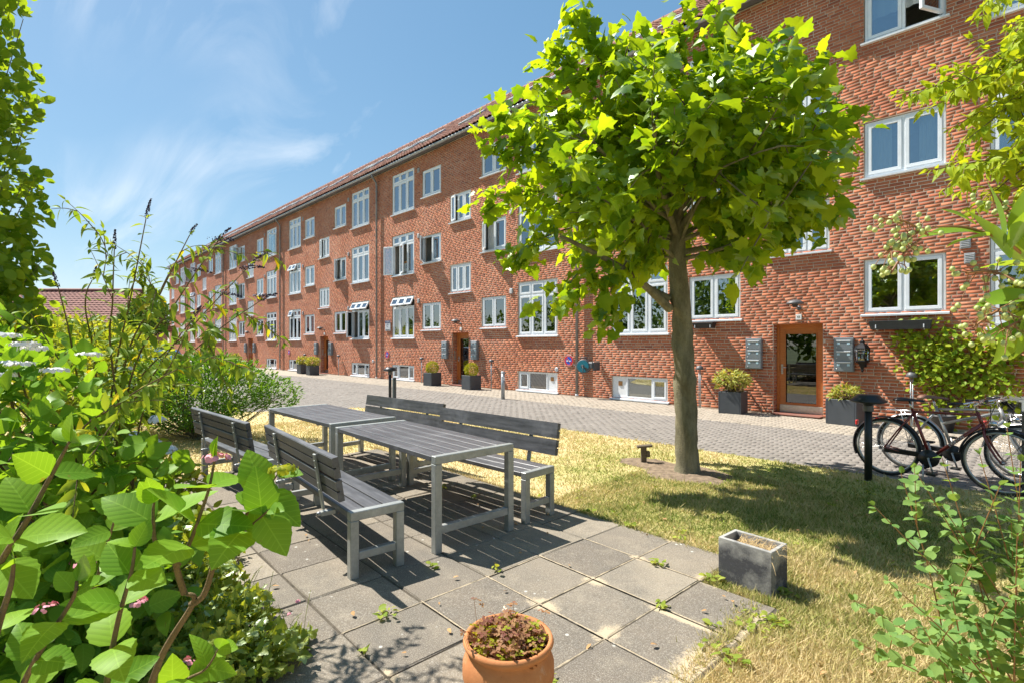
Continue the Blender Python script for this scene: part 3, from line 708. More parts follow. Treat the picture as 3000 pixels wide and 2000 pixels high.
def poly_obj(name, pts, z, mat, kind='structure', label=None):
    me = bpy.data.meshes.new(name); me.from_pydata([(x, y, z) for x, y in pts], [], [tuple(range(len(pts)))]); me.materials.append(mat); me.update()
    return tag(put(name, me), label, None, None, kind)
def inside(P, poly):
    x, y = P[:, 0], P[:, 1]; r = np.zeros(len(P), bool); n = len(poly)
    for i in range(n):
        x1, y1 = poly[i]; x2, y2 = poly[(i + 1) % n]
        c = ((y1 > y) != (y2 > y)) & (x < (x2 - x1) * (y - y1) / (y2 - y1 + 1e-12) + x1); r ^= c
    return r
poly_obj('ground', [(-900, -900), (900, -900), (900, 900), (-900, 900)], -.06, simple('far_ground', (.13, .15, .06), .95, var=.3, scale=.2), label='wide ground around the courtyard')
lane = poly_obj('lane', [(-90, -30), (20, -30), (20, -1.98), (-90, -1.98)], -.036, MAT['paver'], label='grey paved courtyard lane running along the brick block')
walk = poly_obj('pavement', [(-90, -1.98), (20, -1.98), (20, .3), (-90, .3)], -.034, MAT['tanpaver'], label='pale tan paved strip along the foot of the wall')
LAWN = [(9, -5.07), (-6.2, -5.07), (-7.5, -5.5), (-8.3, -6.3), (-8.75, -7.4), (-9.3, -8.5), (-10.5, -9.1), (-13, -9.45), (-30, -9.8), (-30, -26), (9, -26)]
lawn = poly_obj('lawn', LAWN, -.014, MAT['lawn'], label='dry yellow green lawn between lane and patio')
MB().box((1.4, -5.06, -.05), (15.2, .03, .075), .004).build('kerb_edging', MAT['paver'], lawn)

# interlocking pavers, each a stone of its own
n5 = np.linspace(-.098, .098, 5); wv = .008 * np.sin(2 * np.pi * n5 / .2)
def paver_template(ins, z):
    return [(x * (1 - ins / .1), -.0485 + w + ins, z) for x, w in zip(n5, wv)] + [(x * (1 - ins / .1), .0485 + w - ins, z) for x, w in zip(n5[::-1], wv[::-1])]
pv = np.array(paver_template(.004, 0) + paver_template(0, -.006)); pv2 = np.array(paver_template(0, -.02)); pv = np.concatenate([pv[:10], pv2])
pf = [(i, i + 1, 8 - i, 9 - i) for i in range(4)] + [(10 + i, 10 + (i + 1) % 10, (i + 1) % 10, i) for i in range(10)]; pf = np.array(pf)
def lay_pavers(y0, y1, x0, x1, mat, name, parent, cond=None, nsing=300):
    rows = int((y1 - y0) / .1); P = []
    for r_ in range(rows):
        y = y1 - .05 - r_ * .1
        xs = np.arange(x0, x1, .2) + (r_ % 2) * .1; P.append(np.stack([xs, np.full(len(xs), y), np.zeros(len(xs))], 1))
    P = np.concatenate(P)
    if cond is not None: P = P[cond(P)]
    T = P.copy(); T[:, 2] = -.018 + RNG.normal(0, .0016, len(P)); T[:, :2] += RNG.normal(0, .0012, (len(P), 2))
    a = RNG.normal(0, .012, len(P)); M = np.zeros((len(P), 3, 3)); M[:, 0, 0] = M[:, 1, 1] = np.cos(a); M[:, 0, 1] = -np.sin(a); M[:, 1, 0] = np.sin(a); M[:, 2, 2] = 1
    M[:, 2, 0] = RNG.normal(0, .006, len(P)); M[:, 2, 1] = RNG.normal(0, .008, len(P))
    x, y, d = pix(T); good = (x > 1250) & (x < 2950) & (y < 1420) & ~((x > 1960) & (x < 2055))
    od = np.argsort(np.where(good, d, 1e9))[:nsing]; sg = np.zeros(len(P), bool); sg[od] = True
    V, F = instance_arrays(pv, pf, M[~sg], T[~sg]); put(name, bulk_mesh(name, V, F, mat), parent, kind='stuff')
    me = bulk_mesh('paver', pv, pf, mat)
    for i in od: put('paver', me, parent, T[i], (0, 0, float(a[i])))
lay_pavers(-5.0, -2.0, -23, 6.4, MAT['paver'], 'paving', lane)
lay_pavers(-9.4, -5.0, -23, -6.3, MAT['paver'], 'far_paving', lane, lambda P: ~inside(P, LAWN), 0)
lay_pavers(-1.98, -.02, -23, 6.4, MAT['tanpaver'], 'paving', walk)

# patio of square concrete slabs
def GP(i, j): return np.array([.991 + i * .0255 + j * .487, -11.174 + i * .5025 - j * .020])
PA = math.atan2(-.020, .487)
c_ = [GP(5.02, -9.0), GP(5.02, 2.0), GP(4.0, 2.02), GP(4.0, 3.02), GP(-5, 3.02), GP(-5, -9)]
patio = poly_obj('patio', [tuple(p) for p in c_], -.010, MAT['grit'], label='patio of weathered square concrete slabs with sandy joints')
PATIO = [tuple(p) for p in c_]
slab_me = []
for q in range(5):
    m = MB(); m.box((0, 0, -.025), (.480, .490, .05), .007); rs = random.Random(q)
    m.v = [(x + rs.gauss(0, .0015), y + rs.gauss(0, .0015), z + rs.gauss(0, .0006)) for x, y, z in m.v]; slab_me.append(m.mesh('slab', MAT['slab']))
for i in range(-5, 5):
    for j in range(-9, 3):
        if j == 2 and i == 4: continue
        p = GP(i + .5, j + .5); rs = random.Random(i * 37 + j)
        put('slab', slab_me[rs.randrange(5)], patio, (p[0], p[1], rs.gauss(0, .0025)), (rs.gauss(0, .004), rs.gauss(0, .004), PA + rs.gauss(0, .004)))
# sand spilled over the joints
def blob(mb, c, rx, ry, rot, h=.006, n=18, seed=0):
    rs = random.Random(seed); V = [(c[0], c[1], .003 + h)]; F = []
    rr = [1 + rs.gauss(0, .07) for _ in range(n)]
    for ringk, (f, z) in enumerate(((.55, .8), (1.0, 0.0))):
        for i in range(n):
            a = 2 * math.pi * i / n; x, y = rx * f * rr[i] * math.cos(a), ry * f * rr[i] * math.sin(a)
            V.append((c[0] + x * math.cos(rot) - y * math.sin(rot), c[1] + x * math.sin(rot) + y * math.cos(rot), .0015 + h * z))
    for i in range(n):
        F.append((0, 1 + i, 1 + (i + 1) % n)); F.append((1 + i, 1 + n + i, 1 + n + (i + 1) % n, 1 + (i + 1) % n))
    mb.add(V, F, True)
sb = MB()
# thin sand lines in the wider joints
for (i, j0, j1) in ((3, 0, 3), (4, 0, 2), (2, 0, 3), (1, 0, 3)):
    for q in range(int((j1 - j0) * 7)):
        p = GP(i, j0 + q / 7 + .07); blob(sb, p, .045 + random.random() * .03, .003 + random.random() * .004, PA, .002, 8, q + i * 50)
for (j, i0, i1) in ((1, 1, 5), (2, 0, 4), (0, 0, 3)):
    for q in range(int((i1 - i0) * 7)):
        p = GP(i0 + q / 7 + .07, j); blob(sb, p, .045 + random.random() * .03, .003 + random.random() * .004, PA + math.pi / 2, .002, 8, q + j * 90)
sb.build('joint_sand', MAT['sand'], patio, kind='stuff')

# bare soil under the tree, flower bed under the shrubs
def soil_patch(name, pts, z, mat, label):
    n = len(pts); c = np.mean(pts, 0); V = [(c[0], c[1], z + .03)]; rs = random.Random(len(pts)); M_ = 5 * n
    for f, h in ((.6, .025), (1.0, 0)):
        for i in range(M_):
            a = np.array(pts[i // 5]); b = np.array(pts[(i // 5 + 1) % n]); p = a + (b - a) * (i % 5) / 5; p = c + (p - c) * f * (1 + rs.gauss(0, .03))
            V.append((p[0], p[1], z + h + (rs.gauss(0, .006) if f < 1 else 0)))
    F = [(0, 1 + i, 1 + (i + 1) % M_) for i in range(M_)] + [(1 + i, 1 + M_ + i, 1 + M_ + (i + 1) % M_, 1 + (i + 1) % M_) for i in range(M_)]
    me = bpy.data.meshes.new(name); me.from_pydata(V, [], F); me.materials.append(mat); me.polygons.foreach_set('use_smooth', [True] * len(F)); return tag(put(name, me), label, None, None, 'structure')
tb = (.66, -6.55)
SOIL = [(tb[0] + r_ * math.cos(a), tb[1] + r_ * .8 * math.sin(a)) for a, r_ in [(2 * math.pi * q / 10, .52 + .16 * random.random()) for q in range(10)]]
SOIL2 = [(tb[0] - .55 + r_ * math.cos(a), tb[1] + .12 + r_ * .6 * math.sin(a)) for a, r_ in [(2 * math.pi * q / 8, .42 + .1 * random.random()) for q in range(8)]]
soil_patch('bare_soil', SOIL, -.012, MAT['drysoil'], 'bare dry soil around the foot of the tree')
soil_patch('bare_soil', SOIL2, -.012, MAT['drysoil'], 'bare dry soil around the short wooden stake')
BED = [(-6.2, -11.35), (-3.6, -11.25), (-1.2, -11.35), (-.2, -11.55), (.45, -11.75), (.95, -12.2), (1.35, -12.9), (1.5, -14.2), (-2, -15.5), (-8, -15), (-8.5, -12.3)]
soil_patch('flower_bed', BED, .004, MAT['soil'], 'dark soil bed under the shrubs on the left')

# grass: single blades over the lawn
def scatter_lawn(n, box):
    P = np.stack([RNG.uniform(box[0], box[1], n), RNG.uniform(box[2], box[3], n)], 1)
    ok = inside(P, LAWN) & ~inside(P, PATIO) & ~inside(P, BED) & ~(inside(P, SOIL) & (RNG.random(n) < .93)) & ~(inside(P, SOIL2) & (RNG.random(n) < .9))
    return P[ok]
G1 = scatter_lawn(95000, (-7, 4.6, -11.6, -5.05)); dist = np.hypot(*(G1 - CAMP[:2]).T)
G2 = scatter_lawn(120000, (.2, 4.6, -11.4, -6.2)); G3 = scatter_lawn(120000, (1.9, 4.4, -11.2, -8.2)); G4 = scatter_lawn(26000, (-20, -6.5, -12.5, -6)); 
# tufts creeping over the patio edge
e1 = np.stack([RNG.uniform(-3.4, 2.0, 3500), np.zeros(3500)], 1); e1[:, 1] = -11.174 + 5.02 * .5025 - (e1[:, 0] - 1.1) * .041 - np.abs(RNG.normal(0, .025, 3500))
e2 = np.stack([2.49 - np.abs(RNG.normal(0, .05, 5000)), RNG.uniform(-11.3, -9.2, 5000)], 1); e2 = e2[RNG.random(5000) < (.35 + .65 * (np.sin(e2[:, 1] * 5) > -.2))]
G = np.concatenate([G1, G2, G3, G4, e1, e2]); ng = len(G); dist = np.hypot(*(G - CAMP[:2]).T)
px1, py1, dz1 = pix(np.c_[G, np.zeros(ng)]); k1 = (dz1 > 1.2) & (px1 > -150) & (px1 < 3250) & (py1 < 2150); G = G[k1]; dist = dist[k1]; ng = len(G)
clump = .5 + .5 * np.sin(G[:, 0] * 7.3 + 2 * np.sin(G[:, 1] * 3.1)) * np.sin(G[:, 1] * 6.1 + 1.7 * np.sin(G[:, 0] * 4.3))
hgt = (.012 + .016 * clump + .026 * RNG.random(ng) ** 2) * np.where(RNG.random(ng) < .06, 1.9, 1); wd = .0016 + .00075 * dist * (0.7 + .6 * RNG.random(ng))
az = RNG.uniform(0, 2 * np.pi, ng); lean = RNG.uniform(.1, 1.3, ng) * hgt; la = RNG.uniform(0, 2 * np.pi, ng)
base = np.c_[G, np.full(ng, -.014)]
dxy = np.c_[np.cos(az), np.sin(az), np.zeros(ng)] * wd[:, None]
tip = base + np.c_[np.cos(la) * lean, np.sin(la) * lean, hgt]
Vg = np.stack([base - dxy, base + dxy, tip], 1).reshape(-1, 3); Fg = np.arange(ng * 3).reshape(-1, 3)
tag(put('grass', bulk_mesh('grass', Vg, Fg, MAT['blade'])), 'short dry grass blades covering the lawn', 'grass', None, 'stuff')
# ================================================================ furniture
def m_board():
    m, t, o = mat_new('black_stained_board'); r = rnd(t)
    nz = noise(t, 3, 6, .65, 'Object', (1.0, 10, 10)); n2 = noise(t, 30, 4, .65, 'Object', (.6, 8, 8)); wear = noise(t, 2.2, 5, .7, 'World')
    c = mixc(t, maprange(t, nz, .3, .7), (.045, .045, .048), (.115, .115, .122)); c = mixc(t, maprange(t, wear, .52, .75, 0, .7), c, (.20, .20, .21))
    c = mixc(t, maprange(t, n2, .62, .75, 0, .4), c, (.11, .10, .095))
    prin(t, o, c, maprange(t, nz, .3, .7, .34, .50), 0, bump(t, n2, .3, .002), .6); return m
def m_galv():
    m, t, o = mat_new('galvanised_steel'); nz = noise(t, 9, 5, .7, 'World'); n2 = noise(t, 60, 3, .6, 'World')
    c = mixc(t, maprange(t, nz, .3, .7), (.30, .315, .30), (.44, .455, .44)); c = mixc(t, maprange(t, n2, .5, .7, 0, .3), c, (.24, .25, .23))
    prin(t, o, c, .50, .55, None, .5); return m
MAT['board'] = m_board(); MAT['galv'] = m_galv(); MAT['bolt'] = simple('bolt', (.3, .3, .3), .4, .8)
TL_, TW_, TH_ = 1.84, .775, .726
def table(name, label, loc, rz):
    t = thing(name, label, 'table', loc, rz, 'steel framed garden tables')
    for sx_ in (-1, 1):
        m = MB(); x = sx_ * (TL_ / 2 - .03)
        m.box((x, 0, TH_ - .03), (.06, TW_, .06), .004); m.build('end_rail', MAT['galv'], t)
        MB().box((x, 0, .17), (.045, TW_ - .12, .06), .004).build('stretcher', MAT['galv'], t)
        for sy in (-1, 1): MB().box((x, sy * (TW_ / 2 - .03), (TH_ - .06) / 2), (.06, .06, TH_ - .06), .004).build('leg', MAT['galv'], t)
    n = 6; gap = .010; bw = (TW_ - (n - 1) * gap) / n; bm = MB().box((0, 0, 0), (TL_ - .124, bw, .040), .004).mesh('board', MAT['board'])
    for i in range(n): put('board', bm, t, (random.gauss(0, .001), -TW_ / 2 + bw / 2 + i * (bw + gap), TH_ - .024 + random.gauss(0, .001)), (0, 0, random.gauss(0, .0008)))
    for x in (-.5, .5): MB().box((x, 0, TH_ - .055), (.04, TW_ - .06, .018)).build('crossbar', MAT['galv'], t)
    return t
table('garden_table', 'nearer black slatted garden table with galvanised steel legs on the patio', (-.385, -9.765, 0), R(-3.4))
table('garden_table', 'farther black slatted garden table by the round green shrub', (-2.46, -9.64, 0), R(-.6))
BL, BD, BH = 1.80, .39, .445
def bench(label, loc, rz):
    t = thing('bench', label, 'bench', loc, rz, 'steel framed benches around the tables')
    for sx_ in (-1, 1):
        x = sx_ * (BL / 2 - .03)
        MB().box((x, BD / 2, BH - .03), (.06, BD, .06), .004).build('end_rail', MAT['galv'], t)
        MB().box((x, BD / 2, .145), (.045, BD - .12, .055), .004).build('stretcher', MAT['galv'], t)
        for y in (.03, BD - .03): MB().box((x, y, (BH - .06) / 2), (.06, .06, BH - .06), .004).build('leg', MAT['galv'], t)
    bm = MB().box((0, 0, 0), (BL - .124, .120, .040), .004).mesh('seat_board', MAT['board'])
    for i in range(3): put('seat_board', bm, t, (0, .062 + i * .133, BH - .024 + random.gauss(0, .001)))
    # two backrest boards, each with a groove along its rear face
    a = R(9); Rm = Matrix.Rotation(a, 4, 'X')
    for zb in (.105, .262):
        m = MB(); h, th, g = .142, .042, .011; m.M = Matrix.Translation((0, -.012, BH - .02)) @ Rm
        pr = [(0, zb), (0, zb + h), (-th + .006, zb + h), (-th, zb + h - .006), (-th, zb + h / 2 + g / 2), (-th + .018, zb + h / 2 + g / 2), (-th + .018, zb + h / 2 - g / 2), (-th, zb + h / 2 - g / 2), (-th, zb + .006), (-th + .006, zb)]
        m.prism(pr, -BL / 2 + .02, BL / 2 - .02, 'x'); m.build('back_board', MAT['board'], t)
    for x in (-.52, .55):
        m = MB(); m.M = Matrix.Translation((x, -.012, BH - .02)) @ Rm; m.box((0, -.051, .18), (.045, .014, .40), .002)
        for z in (.12, .17, .28, .33): m.lathe([(0, -.062), (.007, -.062), (.008, -.058)], 8, (0, 0, z), axis='y')
        m.M = Matrix.Translation((x, 0, 0)); m.box((0, -.03, BH - .075), (.045, .10, .03), .002); m.build('back_support', MAT['galv'], t)
        MB().lathe([(0, -.115), (.014, -.115), (.016, -.10), (.016, -.08)], 8, (x, 0.01, BH - .075), axis='y').build('bolt', MAT['bolt'], t)
    return t
bench('bench seen from behind at the near table, beside the big leaved shrub', (-.445, -10.755, 0), R(-6))
bench('bench seen from behind at the far table, in front of the round green shrub', (-2.44, -10.775, 0), R(1.6))
bench('bench facing us across the near table, its seat end next to the lawn', (-.37, -8.895, 0), R(181))
bench('bench facing us across the far table, backing onto the lane', (-2.37, -8.72, 0), R(182))

# ================================================================ pots and planters
def m_terra():
    m, t, o = mat_new('terracotta'); a = noise(t, 6, 6, .7); b = noise(t, 70, 4, .7); c = mixc(t, maprange(t, a, .3, .7), (.44, .165, .06), (.56, .25, .105)); c = mixc(t, maprange(t, noise(t, 11, 5, .75), .58, .72, 0, .55), c, (.62, .46, .33)); c = mixc(t, maprange(t, b, .62, .72, 0, .5), c, (.28, .11, .05))
    prin(t, o, c, .8, 0, bump(t, b, .4, .004), .25); return m
MAT['terracotta'] = m_terra()
MAT['planter'] = simple('slate_grey_fibre_planter', (.060, .068, .078), .55, var=.12, scale=5, bmp=.15)
def m_oldconcrete():
    m, t, o = mat_new('black_painted_concrete'); a = noise(t, 5, 6, .7, 'Object'); b = noise(t, 45, 4, .7, 'Object')
    tcn = N(t, 'ShaderNodeTexCoord'); sp_ = N(t, 'ShaderNodeSeparateXYZ'); L(t, tcn.outputs['Object'], sp_.inputs[0])
    zt = maprange(t, sp_.outputs['Z'], .15, .285, 0, .30); ad = N(t, 'ShaderNodeMath', operation='ADD'); L(t, a, ad.inputs[0]); L(t, zt, ad.inputs[1])
    c = mixc(t, maprange(t, ad.outputs[0], .50, .78), (.07, .07, .076), (.40, .39, .36)); c = mixc(t, maprange(t, b, .6, .72, 0, .5), c, (.36, .35, .33))
    prin(t, o, c, .85, 0, bump(t, b, .5, .004), .25); return m
MAT['oldconcrete'] = m_oldconcrete(); MAT['straw'] = simple('dry_straw', (.58, .42, .20), .9, var=.3, scale=25)
pot = thing('terracotta_pot', 'round terracotta pot of reddish clover in the foreground', 'flower pot', (2.018, -10.93, 0))
pr = [(.0, .0), (.115, .0), (.14, .025), (.176, .085), (.197, .15), (.196, .20), (.182, .238), (.172, .256), (.177, .266), (.190, .276), (.195, .288), (.189, .302), (.176, .302), (.168, .288), (.166, .24), (.16, .225)]
MB().lathe(pr, 48).build('body', MAT['terracotta'], pot)
MB().lathe([(0, .245), (.165, .235)], 32).build('soil', MAT['soil'], pot)
cp_ = thing('concrete_planter', 'small weathered black concrete planter of dry straw at the patio corner', 'planter', (2.325, -9.005, -.004), R(-5))
m = MB(); w_, d_, h_, t_ = .345, .225, .285, .024
for sx_ in (-1, 1): m.box((sx_ * (w_ / 2 - t_ / 2 - .001), 0, h_ / 2), (t_, d_ - .012, h_ - .002), .002)
for sy in (-1, 1): m.box((0, sy * (d_ / 2 - t_ / 2), h_ / 2), (w_, t_, h_), .004)
m.box((0, 0, .10), (w_ - 2 * t_, d_ - 2 * t_, .17)); m.build('box', MAT['oldconcrete'], cp_)
MB().box((0, 0, .22), (w_ - 2 * t_ - .002, d_ - 2 * t_ - .002, .012)).build('soil', MAT['drysoil'], cp_)
m = MB(); rs = random.Random(4)
for q in range(150):
    x, y = rs.uniform(-.13, .15), rs.uniform(-.08, .08); a = rs.uniform(-.7, 1.0) if x < .07 else rs.uniform(-1.0, .9); l = rs.uniform(.05, .17); el = rs.uniform(-.05, 1.0) if q % 3 else rs.uniform(.5, 1.3)
    p0 = Vector((x, y, .225)); p1 = p0 + Vector((math.cos(a) * math.cos(el), math.sin(a) * math.cos(el), math.sin(el))) * l * .6; p2 = p1 + Vector((math.cos(a) * .6, math.sin(a + .4) * .6, -rs.uniform(-.2, .9))) * l * .5
    m.tube([p0, p1, p2], [.0017, .0014, .0008], 3, False)
m.build('dry_straw', MAT['straw'], cp_, kind='stuff')
def cube_planter(label, loc, rz=0, s=.5, h=.5):
    t = thing('cube_planter', label, 'planter', (loc[0], loc[1], -.018), rz, 'slate grey cube planters beside the doors')
    m = MB(); th = .03
    for sx_ in (-1, 1): m.box((sx_ * (s / 2 - th / 2), 0, h / 2), (th, s, h), .006)
    for sy in (-1, 1): m.box((0, sy * (s / 2 - th / 2), h / 2), (s - 2 * th + .002, th, h - .001), .006)
    m.build('box', MAT['planter'], t); MB().box((0, 0, h - .06), (s - 2 * th, s - 2 * th, .03)).build('soil', MAT['soil'], t)
    return t
PLANTERS = {}
PLANTERS['A-'] = cube_planter('slate grey cube planter with a loose yellow green shrub, left of door 65', (-1.23, -.44), R(4))
PLANTERS['A+'] = cube_planter('slate grey cube planter with a low shrub, right of door 65', (1.03, -.52), R(-6), .54, .5)
PLANTERS['B-'] = cube_planter('slate grey cube planter with a clipped box ball, left of the second door', (-12.74, -.62), R(3))
PLANTERS['B+'] = cube_planter('slate grey cube planter with a clipped box ball, right of the second door', (-10.35, -.66), R(-2))
PLANTERS['C-'] = cube_planter('slate grey cube planter with a pale shrub, left of the third door', (-24.75, -.66), R(2))
PLANTERS['C+'] = cube_planter('slate grey cube planter with a pale shrub, right of the third door', (-22.85, -.95), R(-2))
PLANTERS['D-'] = cube_planter('slate grey cube planter with a pale shrub, left of the fourth door', (-36.5, -.66))
tub = thing('plant_tub', 'black plastic tub at the foot of the climbing vine', 'flower pot', (2.50, -.35, -.018))
MB().lathe([(0, 0), (.15, 0), (.19, .26), (.20, .27), (.20, .30), (.185, .30), (.18, .25), (0, .25)], 24).build('body', MAT['black'], tub)

# ================================================================ lamps, posts
MAT['lampmetal'] = simple('dark_lamp_metal', (.035, .038, .040), .42, .5, .15, 8)
MAT['greypaint'] = simple('grey_lamp_paint', (.12, .12, .125), .5, .2)
MAT['greenpost'] = simple('green_grey_post', (.075, .095, .09), .55, .3)
def bollard_lamp(label, loc, h=1.0):
    t = thing('bollard_lamp', label, 'lamp', loc, 0, 'mushroom bollard lamps on the lawn edge')
    MB().tube([(0, 0, 0), (0, 0, h - .13)], .040, 16).build('post', MAT['lampmetal'], t)
    MB().lathe([(.040, h - .20), (.052, h - .19), (.052, h - .12), (.09, h - .105), (.15, h - .095), (.182, h - .082), (.184, h - .070), (.13, h - .030), (.112, h - .006), (.10, h), (0, h + .002)], 28).build('cap', MAT['lampmetal'], t)
    MB().lathe([(.053, h - .19), (.056, h - .16), (.053, h - .125)], 16).build('louvre', MAT['greypaint'], t)
bollard_lamp('black mushroom bollard lamp in front of the bicycles', (2.29, -5.36, -.02))
bollard_lamp('black mushroom bollard lamp behind the far bench, beside the chain post', (-8.41, -5.14, -.02), .98)
def wall_path_lamp(label, x):
    t = thing('path_lamp', label, 'lamp', (x, -.13, -.018), 0, 'small dome path lamps along the wall')
    for dx in (-.016, .016): MB().tube([(dx, 0, 0), (dx, 0, .96)], .011, 8).build('pipe', MAT['zinc'], t)
    MB().lathe([(0, .945), (.088, .955), (.095, .965), (.088, 1.005), (.065, 1.04), (.03, 1.06), (0, 1.065)], 20).build('dome', MAT['greypaint'], t)
    MB().box((0, .06, .7), (.04, .13, .012)).build('clip', MAT['zinc'], t)
for x, lb in ((-2.18, 'small grey dome path lamp left of the planter at door 65'), (2.03, 'small grey dome path lamp behind the bicycles, below the vine'), (-9.88, 'small grey dome path lamp right of the second door'), (-14.16, 'small grey dome path lamp left of the second door'), (-21.6, 'small grey dome path lamp right of the third door'), (-25.8, 'small grey dome path lamp left of the third door')): wall_path_lamp(lb, x)
def door_lamp(label, x):
    t = thing('door_lamp', label, 'lamp', (x, 0, 2.36), 0, 'dome lamps above the doors')
    MB().lathe([(0, -.012), (.05, -.012), (.05, 0), (0, 0)], 14, axis='y').tube([(0, -.01, 0), (0, -.16, .02), (0, -.26, .06)], .016, 8).build('arm', MAT['greypaint'], t)
    MB().lathe([(.06, .045), (.165, .05), (.175, .062), (.165, .085), (.11, .125), (.05, .145), (0, .148)], 24, (0, -.26, .02)).build('shade', MAT['greypaint'], t)
    MB().lathe([(0, -.02), (.05, -.015), (.062, .045)], 16, (0, -.26, .02)).build('lamp_glass', MAT['black'], t)
for k, lb in enumerate(('grey dome lamp above the wooden door numbered 65', 'grey dome lamp above the second wooden door', 'grey dome lamp above the third wooden door', 'grey dome lamp above the fourth wooden door')): door_lamp(lb, -PERIOD * k + .03)
cpst = thing('chain_post', 'square steel post with a hanging chain beside the far bollard lamp', 'post', (-9.23, -4.5, -.02))
MB().box((0, 0, .32), (.085, .085, .64), .006).build('post', MAT['greenpost'], cpst)
m = MB()
for q in range(15):
    z = .56 - q * .036; m.M = Matrix.Translation((.075, -.02, z)) @ Matrix.Rotation(R(90) if q % 2 else 0, 4, 'Z')
    m.tube([(.011 * math.cos(a), 0, .022 * math.sin(a)) for a in [2 * math.pi * i / 8 for i in range(9)]], .0035, 5, False)
m.build('chain', MAT['pipe'], cpst)
MB().box((.05, -.01, .57), (.06, .012, .03)).build('chain_lug', MAT['greenpost'], cpst)
mp_ = thing('traffic_post', 'round grey steel post standing alone on the lane', 'post', (-7.16, -2.16, -.02))
MB().tube([(0, 0, 0), (0, 0, .76)], .055, 18).build('post', MAT['zinc'], mp_); MB().lathe([(.058, .745), (.06, .79), (.05, .805), (0, .81)], 18).build('cap', MAT['zinc'], mp_); MB().lathe([(.0565, .55), (.0565, .66)], 18).build('reflective_band', MAT['sill'], mp_)
gp = thing('steel_post', 'flat green steel post at the right edge beside the bicycles', 'post', (3.60, -4.86, -.02), R(30))
MB().box((0, 0, .43), (.09, .07, .86), .006).build('post', MAT['greenpost'], gp); MB().box((0, 0, .868), (.1, .08, .014), .003).build('cap', MAT['greenpost'], gp)
for z in (.2, .6): MB().lathe([(0, -.038), (.012, -.038), (.012, -.03)], 8, (0, 0, z), axis='y').build('bolt', MAT['bolt'], gp)
MAT['oldwood'] = m_wood('grey_old_wood', (.10, .075, .05), (.17, .13, .09), .85, coat=0)
stk = thing('garden_stake', 'short weathered wooden T shaped stake beside the tree trunk', 'stake', (.03, -6.49, -.012), R(40))
MB().box((0, 0, .11), (.07, .05, .22), .006).build('upright', MAT['oldwood'], stk); m = MB(); m.M = Matrix.Translation((.01, 0, .235)) @ Matrix.Rotation(R(-6), 4, 'Y'); m.box((0, 0, 0), (.20, .09, .03), .008); m.build('crosspiece', MAT['oldwood'], stk)
MB().box((.055, -.01, .135), (.045, .055, .075), .006).build('bracket', MAT['oldwood'], stk)

# ================================================================ things on the wall
MAT['mailgrey'] = simple('grey_mailbox_metal', (.22, .245, .27), .45, .35, .06, 5); MAT['mailtag'] = simple('name_tag', (.45, .62, .70), .4)
def mailbox(label, x):
    t = thing('mailbox', label, 'mailbox', (x, 0, 1.0), 0, 'grey mailbox panels beside the doors')
    MB().box((0, -.055, .35), (.35, .105, .70), .006).build('cabinet', MAT['mailgrey'], t)
    for i, z in enumerate((.12, .34, .56)):
        d = MB().box((0, -.111, z), (.325, .008, .205), .002).build('door', MAT['mailgrey'], t)
        MB().prism([(-.012, .0), (-.026, -.004), (-.026, -.012), (-.01, -.03), (.0, -.03)], -.125, .125, 'x').build('flap', MAT['sill'], d, (0, -.10, z + .085))
        for xx in (-.09, .09): MB().box((xx, -.1165, z - .012 + .03), (.05, .003, .045)).build('name_tag', MAT['mailtag'], d)
        MB().lathe([(0, -.119), (.009, -.119), (.009, -.114)], 8, (-.12, 0, z - .06), axis='y').build('lock', MAT['steel'], d)
ords = ('door 65', 'the second door', 'the third door', 'the fourth door')
for k in range(4):
    for sd, nm in ((-1, 'left'), (1, 'right')): mailbox('grey three slot mailbox panel on the wall %s of %s' % (nm, ords[k]), -PERIOD * k + sd * .90)
MAT['white'] = simple('white_enamel', (.80, .80, .79), .4, var=.03); MAT['ink'] = simple('dark_print', (.02, .02, .025), .6)
MAT['signred'] = simple('sign_red', (.62, .03, .025), .45, var=.06); MAT['signblue'] = simple('sign_blue', (.02, .10, .55), .45, var=.06); MAT['navy'] = simple('navy_print', (.02, .03, .12), .5); MAT['silver'] = simple('silver_board', (.55, .56, .58), .5); MAT['orange'] = simple('orange_print', (.70, .30, .08), .5)
for k, lb in enumerate(('white square number plate reading 65 above the near door', 'blank looking white number plate above the second door', 'tiny white number plate above the third door')):
    t = thing('number_plate', lb, 'number plate', (-PERIOD * k + .03, 0, 2.10), 0); MB().box((0, -.008, .06), (.115, .016, .12), .004).build('plate', MAT['white'], t)
    if k == 0: put('lettering', text_mesh('65', .062, MAT['ink']), t, (0, -.0175, .06), (math.pi / 2, 0, 0))
def disc(r, y, n=40): return MB().lathe([(0, y), (r, y), (r, y + .003), (0, y + .003)], n, axis='y', smooth=False)
